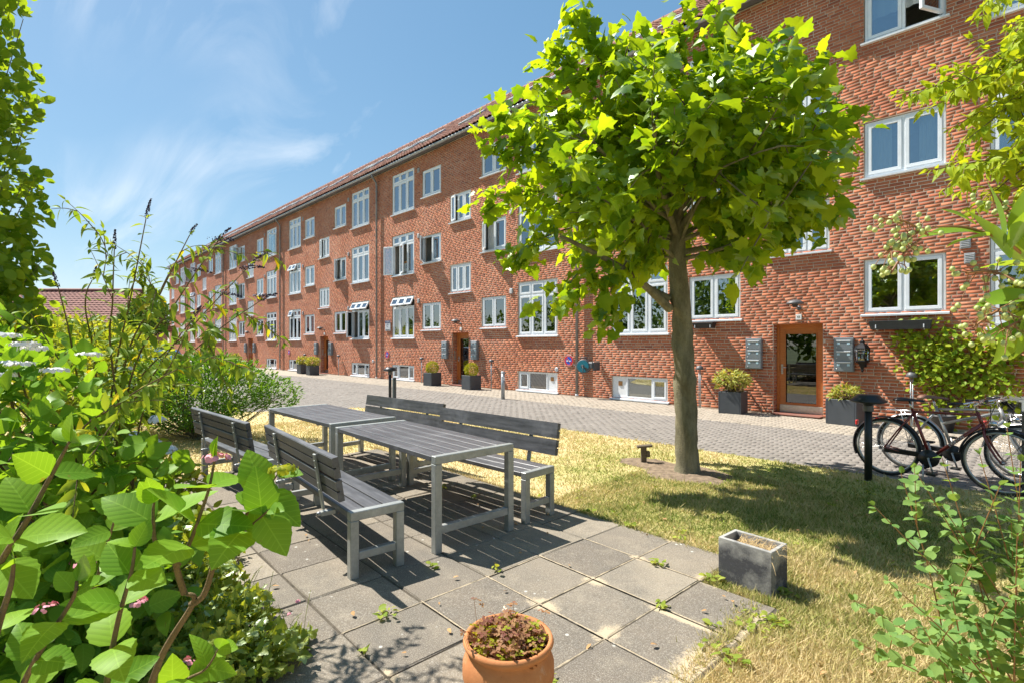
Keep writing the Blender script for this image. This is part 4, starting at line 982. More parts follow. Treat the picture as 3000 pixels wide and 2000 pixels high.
def nopark(label, x, z):
    t = thing('no_parking_sign', label, 'sign', (x, -.02, z), 0, 'round no parking signs on the wall')
    disc(.185, 0).build('backing', MAT['white'], t); MB().lathe([(.118, -.004), (.178, -.004), (.178, 0), (.118, 0)], 40, axis='y', smooth=False).build('red_ring', MAT['signred'], t); disc(.119, -.0035).build('blue_disc', MAT['signblue'], t)
    m = MB(); m.M = Matrix.Rotation(R(42), 4, 'Y'); m.box((0, -.0065, 0), (.24, .003, .030)); m.build('red_bar', MAT['signred'], t)
    m = MB(); y = -.010        # white tow truck with a car
    for c, d in (((-.055, -.012), (.060, .016)), ((-.07, .006), (.026, .022)), ((.045, -.014), (.075, .016)), ((.045, .0), (.042, .014))): m.box((c[0], y, c[1]), (d[0], .002, d[1]))
    m.tube([(-.05, y, 0), (-.01, y, .03), (.012, y, 0)], .004, 5)
    for xx in (-.072, -.04, .022, .066): m.lathe([(0, y - .002), (.011, y - .002), (.011, y + .001)], 10, (xx, 0, -.024), axis='y')
    m.build('pictogram', MAT['white'], t)
    put('lettering', text_mesh('PARKERING', .034, MAT['white']), t, (0, -.0050, .146), (math.pi / 2, 0, 0)); put('lettering', text_mesh('FORBUDT', .034, MAT['white']), t, (0, -.0050, -.148), (math.pi / 2, 0, 0))
    MB().tube([(0, .02, .06), (0, .0, .06)], .01, 6).build('fixing', MAT['bolt'], t)
nopark('round red and blue no parking sign left of the hose reel', -6.44, 1.07); nopark('round red and blue no parking sign below the silver for sale board', -17.05, 1.11); nopark('farthest round red and blue no parking sign on the wall', -28.4, 1.11)
ts = thing('sale_board', 'small silver and navy TIL SALG board beside the ground floor window', 'sign', (-16.97, -.03, 2.18))
MB().box((0, 0, .235), (.44, .02, .47), .003).build('board', MAT['silver'], ts); MB().box((0, -.013, .41), (.44, .005, .115)).build('navy_band', MAT['navy'], ts); put('lettering', text_mesh('TIL SALG', .085, MAT['white']), ts, (0, -.017, .41), (math.pi / 2, 0, 0))
MB().lathe([(.05, -.014), (.072, -.014), (.072, -.011), (.05, -.011)], 24, (-.01, 0, .245), axis='y', ang=math.pi * 1.55).build('emblem', MAT['navy'], ts); MB().box((0, -.012, .04), (.36, .003, .03)).build('print_line', MAT['ink'], ts)
ts2 = thing('sale_board', 'small white and orange sale board standing inside the open first floor window', 'sign', (-15.72, .17, 4.70))
MB().box((0, 0, .27), (.44, .015, .54), .003).build('board', MAT['white'], ts2); MB().box((0, -.010, .49), (.44, .005, .09)).build('orange_band', MAT['orange'], ts2)
MB().lathe([(.05, -.012), (.072, -.012), (.072, -.009), (.05, -.009)], 24, (0, 0, .30), axis='y', ang=math.pi * 1.55).build('emblem', MAT['navy'], ts2); MB().box((0, -.010, .05), (.36, .003, .035)).build('print_line', MAT['ink'], ts2)
def window_box(label, x0, x1, z0, z1, mat):
    t = thing('window_box', label, 'window box', ((x0 + x1) / 2, -.14, z0)); w = x1 - x0; h = z1 - z0
    m = MB(); V = [(-w / 2 + .03, -.085, 0), (w / 2 - .03, -.085, 0), (w / 2 - .03, .085, 0), (-w / 2 + .03, .085, 0), (-w / 2, -.11, h), (w / 2, -.11, h), (w / 2, .11, h), (-w / 2, .11, h), (-w / 2 + .02, -.09, h), (w / 2 - .02, -.09, h), (w / 2 - .02, .09, h), (-w / 2 + .02, .09, h), (-w / 2 + .04, -.07, .03), (w / 2 - .04, -.07, .03), (w / 2 - .04, .07, .03), (-w / 2 + .04, .07, .03)]
    m.add(V, [(3, 2, 1, 0)] + [(a, b, b + 4, a + 4) for o_ in (0, 4, 8) for a, b in ((o_, o_ + 1), (o_ + 1, o_ + 2), (o_ + 2, o_ + 3))] + [(3, 0, 4, 7), (7, 4, 8, 11), (11, 8, 12, 15), (12, 13, 14, 15)])
    m.box((0, 0, h + .004), (w + .02, .232, .012), .004); m.build('trough', mat, t)
    for xx in (-w * .38, w * .38): MB().box((xx, -.113, h * .35), (.016, .012, .07), .003).box((xx, .05, -.006), (.016, .20, .012)).build('bracket', MAT['sill'], t)
window_box('long empty charcoal window box under the near kitchen window', 1.36, 2.34, 1.85, 2.01, MAT['charcoal']); window_box('short black window box left of door 65', -2.31, -1.80, 1.955, 2.085, MAT['black'])
# wrought lantern
ln = thing('wall_lantern', 'black wrought iron wall lantern with glass panes right of door 65', 'lantern', (1.24, -.17, 1.0)); MAT['iron'] = simple('black_iron', (.02, .02, .022), .5, .6, .2); hexr = lambda r_, z: [(r_ * math.cos(R(60 * i)), r_ * math.sin(R(60 * i)), z) for i in range(6)]
MB().lathe([(0, .26), (.03, .25), (.075, .245), (.125, .24), (.13, .225), (.11, .205), (.06, .16), (.035, .10), (.02, .06), (.028, .04), (.012, .01), (0, .0)], 6, smooth=False).build('base', MAT['iron'], ln)
MB().lathe([(.135, .465), (.138, .485), (.10, .54), (.055, .575), (.038, .60), (.045, .62), (.025, .645), (.012, .66), (.02, .675), (0, .70)], 6, smooth=False).build('roof', MAT['iron'], ln)
for i in range(6):
    p0, p1 = hexr(.112, .245)[i], hexr(.128, .47)[i]; MB().tube([p0, p1], .008, 5).build('bar', MAT['iron'], ln)
    q0, q1 = hexr(.112, .25)[(i + 1) % 6], hexr(.128, .465)[(i + 1) % 6]; a0, a1 = hexr(.112, .25)[i], hexr(.128, .465)[i]
    m = MB(); m.add([a0, q0, q1, a1], [(0, 1, 2, 3)]); m.build('pane', MAT['glass'], ln)
MB().box((0, .165, .30), (.09, .02, .40), .005).tube([(0, .16, .36), (0, .1, .22)], .012, 6).tube([(0, .16, .45), (0, .08, .49)], .010, 6).build('wall_bracket', MAT['iron'], ln); MB().tube([(0, 0, .25), (0, 0, .36)], .018, 8).build('candle', MAT['white'], ln)
# garden hose reel
hr = thing('hose_reel', 'teal and dark grey garden hose reel on the wall beside the downpipe', 'hose reel', (-5.62, -.33, .93), R(20)); MAT['teal'] = simple('teal_plastic', (.03, .27, .36), .45); MAT['reelgrey'] = simple('dark_reel_plastic', (.07, .08, .09), .5)
MB().lathe([(0, .10), (.19, .10), (.205, .08), (.205, -.08), (.19, -.10), (.17, -.105), (0, -.105)], 36, axis='y').build('housing', MAT['reelgrey'], hr)
m = MB(); m.M = Matrix.Rotation(R(20), 4, 'Y'); m.lathe([(.055, -.125), (.175, -.122), (.175, -.107), (.055, -.107), (.055, -.125)], 36, axis='y', smooth=False, ang=math.pi * 1.8); m.build('side_disc', MAT['teal'], hr)
MB().lathe([(0, -.135), (.045, -.133), (.052, -.12), (.052, -.105)], 20, axis='y').build('hub', MAT['reelgrey'], hr)
MB().tube([(-.11, 0, .18), (-.08, 0, .25), (.06, 0, .25), (.10, 0, .18)], .016, 8).build('handle', MAT['reelgrey'], hr)
m = MB(); m.M = Matrix.Rotation(R(-20), 4, 'Z'); m.box((.24, .02, .03), (.16, .10, .18), .02).box((.33, .16, .0), (.05, .30, .26), .01); m.build('wall_bracket', MAT['reelgrey'], hr)
MB().tube([(0, -.13, 0), (.012, -.14, -.12), (.0, -.13, -.3), (.01, -.1, -.52), (.05, -.06, -.66), (.06, -.03, -.72)], .011, 7).build('hose', MAT['greypaint'], hr)
MB().tube([(-.2, -.02, .06), (-.26, -.03, .02), (-.31, -.02, .04)], .012, 7).build('hose_end', MAT['greypaint'], hr)
# round air bricks low on the wall
for x, lb in ((-6.95, 'small round white wall vent left of the nearest no parking sign'), (-18.35, 'small round white wall vent left of the second downpipe')):
    t = thing('round_vent', lb, 'vent', (x, 0, .78)); MB().lathe([(0, -.015), (.055, -.015), (.07, -.008), (.07, .01)], 20, axis='y').build('rim', MAT['sill'], t)
    for q in range(4): MB().box((0, -.018, -.03 + q * .02), (.075, .006, .007)).build('slat', MAT['grille'], t)
# ================================================================ bicycles
MAT['tyre'] = simple('black_rubber', (.022, .022, .022), .8, var=.2); MAT['chrome'] = simple('bright_steel', (.62, .62, .62), .25, .95, .05); MAT['alu'] = simple('dull_aluminium', (.50, .50, .49), .4, .8, .08)
MAT['bikered'] = simple('dark_red_bike_paint', (.16, .018, .016), .28, .1, .1, 8, coat=.5); MAT['bikesilver'] = simple('silver_bike_paint', (.46, .45, .43), .35, .6, .08); MAT['bikeblack'] = simple('black_bike_paint', (.02, .02, .022), .3, .1); MAT['leather'] = simple('brown_leather', (.22, .11, .07), .5); MAT['redlamp'] = simple('red_reflector', (.6, .02, .02), .3)
WR = .345
def wheel_mesh():
    ty = MB().lathe([(WR + .018 * math.cos(a) - .018, .018 * math.sin(a)) for a in [2 * math.pi * i / 8 for i in range(9)]], 44, axis='y').mesh('wheel', MAT['tyre'])
    ri = MB().lathe([(WR - .034, -.012), (WR - .028, -.014), (WR - .048, -.010), (WR - .052, 0), (WR - .048, .010), (WR - .028, .014), (WR - .034, .012)], 44, axis='y').mesh('rim', MAT['alu'])
    sp_ = MB()
    for i in range(32):
        a = 2 * math.pi * i / 32; b = a + (.42 if i % 4 < 2 else -.42); s = .028 if i % 2 else -.028
        sp_.tube([(.022 * math.cos(b), s, .022 * math.sin(b)), ((WR - .05) * math.cos(a), 0, (WR - .05) * math.sin(a))], .0013, 3, False)
    hb = MB().lathe([(.006, -.055), (.006, -.045), (.024, -.032), (.018, -.025), (.018, .025), (.024, .032), (.006, .045), (.006, .055)], 14, axis='y').mesh('hub', MAT['chrome'])
    return ty, ri, sp_.mesh('spokes', MAT['chrome']), hb
WM = wheel_mesh()
def bicycle(label, loc, rz, paint, saddle, guard, text=None, step=False, rack=True):
    t = thing('bicycle', label, 'bicycle', loc, rz, 'bicycles parked at the lane edge')
    rh, fh, bb = Vector((-.48, 0, WR)), Vector((.56, 0, WR)), Vector((-.05, 0, .285))
    for nm, h in (('wheel', rh), ('wheel', fh)):
        w = put('wheel', WM[0], t, h, (0, random.uniform(0, 1), 0)); put('rim', WM[1], w); put('spokes', WM[2], w); put('hub', WM[3], w)
    sx0, hd1, hd0 = Vector((-.215, 0, .79)), Vector((.355, 0, .85)), Vector((.405, 0, .70)); f = MB()
    f.tube([bb, sx0 + Vector((-.012, 0, .04))], .0165, 10).tube([hd1, hd0], .019, 10).tube([hd0 + Vector((-.005, 0, .03)), bb], .019, 10)
    if step: f.tube([hd1 + Vector((.01, 0, -.04)), Vector((-.16, 0, .62))], .017, 10).tube([hd1 + Vector((.0, 0, -.02)), sx0], .014, 10)
    else: f.tube([hd1 + Vector((.005, 0, -.03)), sx0 + Vector((0, 0, .005))], .0145, 10)
    for s in (-1, 1): f.tube([sx0 + Vector((0, s * .012, -.02)), Vector((-.36, s * .045, .55)), rh + Vector((0, s * .062, 0))], .009, 7).tube([bb + Vector((0, s * .03, 0)), Vector((-.22, s * .05, .30)), rh + Vector((0, s * .062, 0))], .010, 7)
    f.lathe([(.024, -.035), (.024, .035)], 12, tuple(bb), axis='y'); fr = f.build('frame', paint, t)
    if text: put('lettering', text_mesh(text, .040, MAT['white']), fr, (.185, -.0215, .515), (math.pi / 2, -math.atan2(.435, .45), 0))
    fk = MB(); fk.tube([hd0 + Vector((-.004, 0, .01)), hd0 + Vector((.01, 0, -.03))], .02, 8)
    for s in (-1, 1): fk.tube([hd0 + Vector((.008, s * .01, -.02)), Vector((.425, s * .045, .60)), Vector((.475, s * .055, .48)), Vector((.525, s * .058, .39)), fh + Vector((0, s * .06, 0))], [.013, .013, .012, .010, .008], 8)
    fk.build('fork', paint, t)
    hb = MB(); hb.tube([hd1, hd1 + Vector((-.02, 0, .07)), hd1 + Vector((.02, 0, .10))], .012, 8)
    c0 = hd1 + Vector((.02, 0, .10)); hbm = hb.tube([c0 + Vector((-.17, -.29, -.01)), c0 + Vector((-.06, -.26, .0)), c0 + Vector((.0, -.14, .02)), c0, c0 + Vector((.0, .14, .02)), c0 + Vector((-.06, .26, .0)), c0 + Vector((-.17, .29, -.01))], .011, 8); hbm.build('handlebar', MAT['chrome'], t)
    for s in (-1, 1):
        MB().tube([c0 + Vector((-.19, s * .295, -.012)), c0 + Vector((-.065, s * .262, 0))], .0165, 8).build('grip', MAT['bikeblack'], t); MB().tube([c0 + Vector((-.02, s * .20, .01)), c0 + Vector((-.03, s * .25, -.025)), c0 + Vector((-.12, s * .29, -.04))], .005, 5).build('brake_lever', MAT['chrome'], t)
    MB().tube([c0 + Vector((-.02, -.1, .02)), c0 + Vector((.10, -.05, -.02)), c0 + Vector((.09, 0, -.16)), hd0 + Vector((.03, .01, -.04))], .004, 5).tube([c0 + Vector((-.02, .12, .02)), c0 + Vector((.12, .06, .0)), c0 + Vector((.06, .02, -.2)), hd0 + Vector((-.1, .02, -.03))], .004, 5).build('cable', MAT['bikeblack'], t)
    MB().tube([sx0 + Vector((-.01, 0, .02)), sx0 + Vector((-.035, 0, .125))], .0125, 8).build('seat_post', MAT['chrome'], t)
    s = MB(); prof = [(-.135, .095, .035), (-.09, .10, .043), (-.03, .078, .038), (.04, .040, .030), (.10, .024, .025), (.145, .018, .018)]; V = []; F = []
    for x, w, h in prof:
        for k in range(8):
            a = math.pi * k / 7; V.append((x, w * math.cos(a), h * math.sin(a) * (1 if x > -.1 else .9)))
    for i in range(5): F += [(i * 8 + k, i * 8 + k + 1, i * 8 + k + 9, i * 8 + k + 8) for k in range(7)] + [(i * 8 + 7, i * 8, i * 8 + 8, i * 8 + 15)]
    F += [tuple(range(7, -1, -1)), tuple(range(40, 48))]; s.M = Matrix.Translation(sx0 + Vector((-.035, 0, .125))); s.add(V, F, True).build('saddle', saddle, t)
    for h, a0, a1 in ((rh, .05, 3.55), (fh, .55, 3.0)):
        m = MB(); V = []; F = []; n = 26; RR = WR + .018
        for i in range(n + 1):
            a = a0 + (a1 - a0) * i / n
            for y, dr in ((-.027, -.012), (-.018, .0), (0, .006), (.018, 0), (.027, -.012)): V.append((h.x + (RR + dr) * math.cos(a), y, h.z + (RR + dr) * math.sin(a)))
        F = [(i * 5 + k, i * 5 + k + 1, i * 5 + k + 6, i * 5 + k + 5) for i in range(n) for k in range(4)]; m.add(V, F, True)
        for ss in (-1, 1): m.tube([h + Vector((0, ss * .06, 0)), h + Vector((RR * math.cos(a0 + .4), ss * .025, RR * math.sin(a0 + .4)))], .002, 4) if h is fh else m.tube([h + Vector((0, ss * .06, 0)), h + Vector((RR * math.cos(2.75), ss * .025, RR * math.sin(2.75)))], .002, 4)
        m.build('mudguard', guard, t)
    MB().box((-.26, -.055, .315), (.46, .018, .060), .01).lathe([(0, -.012), (.098, -.010), (.10, 0), (.098, .010), (0, .012)], 22, (bb.x, -.055, bb.z), axis='y').build('chain_guard', MAT['bikeblack'], t)
    cr = MB(); cr.tube([bb + Vector((0, -.07, 0)), bb + Vector((.05, -.085, -.16))], .010, 6).tube([bb + Vector((0, .07, 0)), bb + Vector((-.05, .085, .16))], .010, 6).tube([bb + Vector((0, -.075, 0)), bb + Vector((0, .075, 0))], .012, 8); cr.build('crank', MAT['alu'], t)
    for sgn in (-1, 1): MB().box((bb.x - sgn * .05, sgn * .135, bb.z + sgn * .16), (.09, .08, .022), .005).build('pedal', MAT['bikeblack'], t)
    if rack:
        m = MB()
        for y in (-.055, 0, .055): m.tube([(-.26, y, .745), (-.74, y, .735)], .005, 5)
        m.tube([(-.74, -.055, .735), (-.74, .055, .735)], .005, 5)
        for s_ in (-1, 1): m.tube([rh + Vector((0, s_ * .066, 0)), (-.56, s_ * .06, .74)], .005, 5).tube([rh + Vector((0, s_ * .066, 0)), (-.42, s_ * .06, .74)], .005, 5)
        m.build('luggage_rack', MAT['chrome'], t)
    MB().box((-.835 if rack else -.80, 0, .60), (.025, .05, .06), .006).build('rear_lamp', MAT['redlamp'], t)
    MB().lathe([(0, .05), (.028, .045), (.03, .0), (.012, -.02)], 12, (.47, 0, .74), axis='x').build('head_lamp', MAT['chrome'], t)
    MB().tube([bb + Vector((-.06, -.03, -.02)), bb + Vector((-.02, -.16, -.28))], .008, 6).build('kickstand', MAT['alu'], t)
    return t
bicycle('dark red gentleman bicycle lettered EVERTON, nearest of those parked behind the bollard lamp', (2.86, -4.98, -.018), R(-11), MAT['bikered'], MAT['bikeblack'], MAT['bikeblack'], 'EVERTON', rack=False)
bicycle('silver bicycle with a brown saddle parked just behind the dark red one', (3.02, -4.42, -.018), R(-9), MAT['bikesilver'], MAT['leather'], MAT['alu'], None, True)
bicycle('black bicycle farthest right, partly behind the green post', (3.98, -4.15, -.018), R(-24), MAT['bikeblack'], MAT['bikeblack'], MAT['bikeblack'], None, False)

# ================================================================ parked car behind the shrubs
MAT['carpaint'] = simple('blue_grey_car_paint', (.16, .20, .25), .25, .5, .04, coat=.6); MAT['carglass'] = m_glass('car_glass', .12, (.15, .17, .18)); MAT['darktrim'] = simple('car_trim', (.02, .02, .02), .6)
car = thing('parked_car', 'blue grey car parked beyond the shrubs at the far left', 'car', (-21.6, -8.3, -.018), R(184))
side = [(-2.05, .30), (-2.10, .55), (-2.02, .86), (-1.70, .93), (-1.2, 1.38), (-.2, 1.46), (.45, 1.36), (1.15, .95), (1.85, .84), (2.08, .66), (2.10, .34), (1.75, .24), (-1.8, .24)]
V = []; F = []; ny = 5; ys = [-.86, -.80, 0, .80, .86]; n = len(side)
for y in ys:
    k = 1 if abs(y) < .84 else .96
    for x, z in side:
        tum = (1 - .10 * max(0, z - .9) / .5); V.append((x * (1 if abs(y) < .5 else .985), y * (tum if abs(y) > .5 else 1), z if k == 1 else .3 + (z - .3) * .97))
F = [(r_ * n + i, r_ * n + (i + 1) % n, (r_ + 1) * n + (i + 1) % n, (r_ + 1) * n + i) for r_ in range(4) for i in range(n)] + [tuple(range(n)), tuple(range(5 * n - 1, 4 * n - 1, -1))]
MB().add(V, F).build('body', MAT['carpaint'], car)
for s in (-1, 1):
    g = MB(); y = s * .845
    g.add([(-1.45, s * .855, .98), (-.35, s * .862, .98), (-.35, s * .815, 1.36), (-1.15, s * .815, 1.30)], [(0, 1, 2, 3)]).add([(-.27, s * .862, .98), (.92, s * .862, .98), (.42, s * .815, 1.28), (-.27, s * .812, 1.37)], [(0, 1, 2, 3)]); g.build('side_window', MAT['carglass'], car)
    MB().box((-2.06, s * .66, .74), (.06, .26, .18), .02).build('tail_lamp', MAT['redlamp'], car); MB().box((2.03, s * .62, .66), (.08, .30, .12), .02).build('headlight', MAT['chrome'], car)
    MB().box((.75, s * .95, 1.0), (.12, .16, .11), .03).build('mirror', MAT['carpaint'], car)
    for x in (-1.28, 1.30):
        w = MB().lathe([(.20, -.10), (.30, -.10), (.325, -.07), (.325, .07), (.30, .10), (.20, .10)], 24, axis='y').build('wheel', MAT['tyre'], car, (x, s * .79, .325))
        m = MB(); m.lathe([(0, -.10 * 1), (.05, -.10), (.05, .10), (0, .10)], 12, axis='y').lathe([(.17, -.09), (.205, -.10), (.205, .10), (.17, .09)], 24, axis='y')
        for q in range(5): m.box((0, 0, 0), (.045, .16, .36), .01, Matrix.Rotation(R(72 * q), 3, 'Y'))
        m.build('rim', MAT['alu'], w)
MB().add([(-1.68, -.72, .96), (-1.68, .72, .96), (-1.23, .66, 1.365), (-1.23, -.66, 1.365)], [(0, 1, 2, 3)]).build('rear_window', MAT['carglass'], car)
MB().box((-2.09, 0, .40), (.06, 1.6, .18), .03).build('bumper', MAT['darktrim'], car); MB().box((-2.10, 0, .70), (.02, .5, .11), .004).build('number_plate', MAT['white'], car)

# ================================================================ low house far left
MAT['housewall'] = simple('pale_house_wall', (.42, .30, .22), .9); MAT['housetile'] = simple('red_brown_tiles', (.30, .13, .10), .85, var=.3, scale=3)
hs = thing('distant_house', 'low house with a red brown tiled roof far left behind the bushes', 'house', (-51.5, -11.5, 0), R(46))
MB().box((0, 0, 1.3), (18, 7, 2.6)).build('wall', MAT['housewall'], hs)
nxr, nyr = 220, 18; V = []; F = []
for sgn in (-1, 1):
    o_ = len(V)
    for j in range(nyr):
        for e_ in (0, 1):
            u = (j + e_) / nyr
            for i in range(nxr + 1):
                x = -9.4 + 18.8 * i / nxr; V.append((x, sgn * (4.0 * (1 - u)), 2.5 + 3.25 * u + .035 * (i % 4 in (1, 2)) + (.05 if e_ == 0 else 0)))
    for r_ in range(2 * nyr - 1): F += [(o_ + r_ * (nxr + 1) + i, o_ + r_ * (nxr + 1) + i + 1, o_ + (r_ + 1) * (nxr + 1) + i + 1, o_ + (r_ + 1) * (nxr + 1) + i) for i in range(nxr)]
rf = MB().add(V, F).build('roof', MAT['housetile'], hs); MB().lathe([(.16, -9.4), (.16, 9.4)], 8, (0, 0, 5.75), axis='x', ang=math.pi).build('ridge', MAT['housetile'], rf)
MB().box((1.5, -1.2, 5.0), (.3, .3, .7), .02).box((1.5, -1.2, 5.38), (.36, .36, .05)).build('chimney', MAT['zinc'], rf)
for x in (-6, -3, 0, 3, 6):
    w = MB().box((x, -3.51, 1.5), (1.2, .06, 1.1)).build('window', MAT['frame'], hs); MB().box((x, -3.55, 1.5), (1.04, .02, .94)).build('pane', MAT['carglass'], w)
# small blue and white road sign at the end of the lane
sg_ = thing('road_sign', 'small white road sign on a thin pole at the far lane end', 'sign', (-34, -7.6, -.02)); MB().tube([(0, 0, 0), (0, 0, 2.6)], .03, 8).build('pole', MAT['zinc'], sg_); MB().box((0, -.04, 2.3), (.5, .03, .5), .01).build('plate', MAT['white'], sg_)
# ================================================================ plants
def unit(v): return v / (np.linalg.norm(v, axis=-1, keepdims=True) + 1e-9)
def strip_leaf(n, wf, bend=.15, fold=.10, ser=0., tipx=1.0):
    """leaf along +x, length 1, face up +z; wf(t) half width"""
    V = []; ts = np.linspace(0, 1, n + 1)
    for i, t in enumerate(ts):
        w = wf(t) * (1 + (ser if i % 2 else -ser) * (0 < i < n)); z = -bend * t * t
        V += [(t, -w, z + fold * w * 2), (t, 0, z), (t, w, z + fold * w * 2)]
    F = [(i * 3 + k, i * 3 + 3 + k, i * 3 + 4 + k, i * 3 + 1 + k) for i in range(n) for k in (0, 1)]
    return np.array(V), np.array(F)
ovate = lambda a, p=.42: (lambda t: a * (math.sin(math.pi * min(1, t ** .72)) ** .85 if 0 < t < 1 else .004))
lance = lambda a: (lambda t: a * (math.sin(math.pi * t ** .8) ** 1.1 if 0 < t < 1 else .004))
roundl = lambda a: (lambda t: a * (math.sqrt(max(0, 1 - (2 * t - 1.0) ** 2)) if 0 < t < 1 else .01))
def lobed_leaf(bend=.1, cup=.06):
    """five-lobed plane leaf, petiole at the origin, about 1 across"""
    pts = [(0, .03), (-.05, .10), (-.10, .34), (.02, .30), (.10, .33), (.20, .56), (.28, .46), (.40, .40), (.52, .38), (.62, .20), (.78, .18), (1.0, 0)]
    out = pts + [(x, -y) for x, y in pts[-2::-1]]; V = [(.28, 0, .0)]
    for x, y in out: V.append((x, y, -bend * (x * x) - cup * y * y * 2 + .04 * abs(y)))
    n = len(out); V.append((.0, 0, 0)); F = [(0, 1 + i, 1 + (i + 1) % n) for i in range(n)]
    return np.array(V[:-1]), np.array(F)
def ball_leaf():
    V = [(0, 0, 0)] + [(.5 + .5 * math.cos(a), .5 * math.sin(a), .06 * math.cos(2 * a)) for a in [2 * math.pi * i / 6 for i in range(6)]]
    return np.array(V)[1:], np.array([(0, 1, 2, 3), (0, 3, 4, 5)])
def frames(D, Nv):
    D = unit(D); Nv = Nv - (Nv * D).sum(1, keepdims=True) * D; bad = np.linalg.norm(Nv, axis=1) < 1e-4; Nv[bad] = np.cross(D[bad], [0.3, .9, .1]); Nv = unit(Nv); Y = np.cross(Nv, D); return np.stack([D, Y, Nv], 2)
def foliage(parent, mat, templates, P, D, Nv, Sz, single=0, name='leaf', bulk='foliage', smooth=True, front=True):
    P = np.asarray(P, float).reshape(-1, 3); D = np.asarray(D, float).reshape(-1, 3); Nv = np.asarray(Nv, float).reshape(-1, 3); Sz = np.asarray(Sz, float); n = len(P)
    if n == 0: return
    loc = np.array(parent.location)
    M = frames(D, Nv); k = RNG.integers(0, len(templates), n)
    x, y, z = pix(P); ok = (x > -60) & (x < 3060) & (y > -60) & (y < 2060) & (z > .2); ang = Sz / np.maximum(z, .2)
    if front: ang = ang / (1 + .0) - (z - z.min()) * .0
    score = np.where(ok, ang * (1 + .0), -1)
    if single and n > single:
        zc = np.median(z); sc = np.where(ok & (z < zc), ang, np.where(ok, ang * .3, -1)); idx = np.argsort(-sc)[:single]; idx = idx[ok[idx]]
    elif single: idx = np.nonzero(ok)[0]
    else: idx = np.array([], int)
    sg = np.zeros(n, bool); sg[idx] = True
    mes = [bulk_mesh(name, tv_, tf_, mat, smooth) for tv_, tf_ in templates] if len(idx) else []
    for i in idx:
        o = put(name, mes[k[i]], parent); m4 = np.eye(4); m4[:3, :3] = M[i] * Sz[i]; m4[:3, 3] = P[i] - loc; o.matrix_local = Matrix(m4.tolist())
    VV = []; FF = []; off = 0
    for t_, (tv_, tf_) in enumerate(templates):
        s_ = (~sg) & (k == t_)
        if s_.any():
            v, f_ = instance_arrays(tv_, tf_, M[s_] * Sz[s_][:, None, None], P[s_] - loc); VV.append(v); FF.append(f_ + off); off += len(v)
    if VV: put(bulk, bulk_mesh(bulk, np.concatenate(VV), np.concatenate(FF), mat, smooth), parent, kind='stuff')
def rdir(n): return unit(RNG.normal(0, 1, (n, 3)))
def bez(pts, n):
    pts = [np.asarray(p, float) for p in pts]; out = []
    m = len(pts)
    for i in range(m - 1):
        p0 = pts[max(i - 1, 0)]; p1 = pts[i]; p2 = pts[i + 1]; p3 = pts[min(i + 2, m - 1)]
        for q in range(n):
            t = q / n; out.append(.5 * ((2 * p1) + (-p0 + p2) * t + (2 * p0 - 5 * p1 + 4 * p2 - p3) * t * t + (-p0 + 3 * p1 - 3 * p2 + p3) * t ** 3))
    out.append(pts[-1]); return np.array(out)
def plant(name, label, cat, loc, group=None): return thing(name, label, cat, tuple(float(q) for q in loc), 0, group)
def loc_tubes(root, name, mat, tubes, n=6):
    l = Vector(root.location); m = MB()
    if len(tubes) <= 60 and name in ('stem', 'branch', 'vine_stem'):
        for path, r in tubes: MB().tube([Vector(tuple(p)) - l for p in path], r, n, False).build(name, mat, root)
        return
    for path, r in tubes: m.tube([Vector(tuple(p)) - l for p in path], r, n, False)
    return m.build(name, mat, root)
MAT['bark'] = None
def m_bark(name, c0, c1, c2, sc=6):
    m, t, o = mat_new(name); a = noise(t, sc, 5, .7, 'World', (1, 1, .35)); b = noise(t, sc * 6, 4, .7, 'World'); c = mixc(t, maprange(t, a, .35, .65), c0, c1); c = mixc(t, maprange(t, b, .55, .72, 0, .6), c, c2)
    prin(t, o, c, .9, 0, bump(t, b, .8, .012), .2); return m
MAT['bark'] = m_bark('plane_bark', (.135, .12, .075), (.27, .24, .155), (.07, .062, .04), 9); MAT['twig'] = m_bark('twig_bark', (.16, .11, .06), (.24, .17, .09), (.10, .07, .04), 20); MAT['greenstem'] = simple('green_stem', (.16, .20, .05), .6); MAT['redstem'] = simple('red_brown_stem', (.30, .14, .055), .6)
MAT['plane'] = leafmat('plane_tree_leaf', (.085, .21, .013), (.36, .50, .024), .60, .10); MAT['linden'] = leafmat('linden_leaf', (.11, .24, .02), (.28, .42, .04), .55, .10); MAT['hydr'] = leafmat('hydrangea_leaf', (.11, .26, .025), (.23, .42, .04), .5, .12, veins=True)
MAT['evergreen'] = leafmat('evergreen_leaf', (.035, .125, .008), (.15, .32, .016), .4, .6); MAT['budd'] = leafmat('buddleja_leaf', (.11, .22, .03), (.29, .39, .06), .5, .08, yellow=(.50, .40, .02)); MAT['bush'] = leafmat('sunlit_bush_leaf', (.15, .25, .025), (.40, .46, .06), .5, .10, yellow=(.5, .45, .06)); MAT['darkbush'] = leafmat('dark_bush_leaf', (.035, .09, .016), (.12, .20, .03), .35, .12)
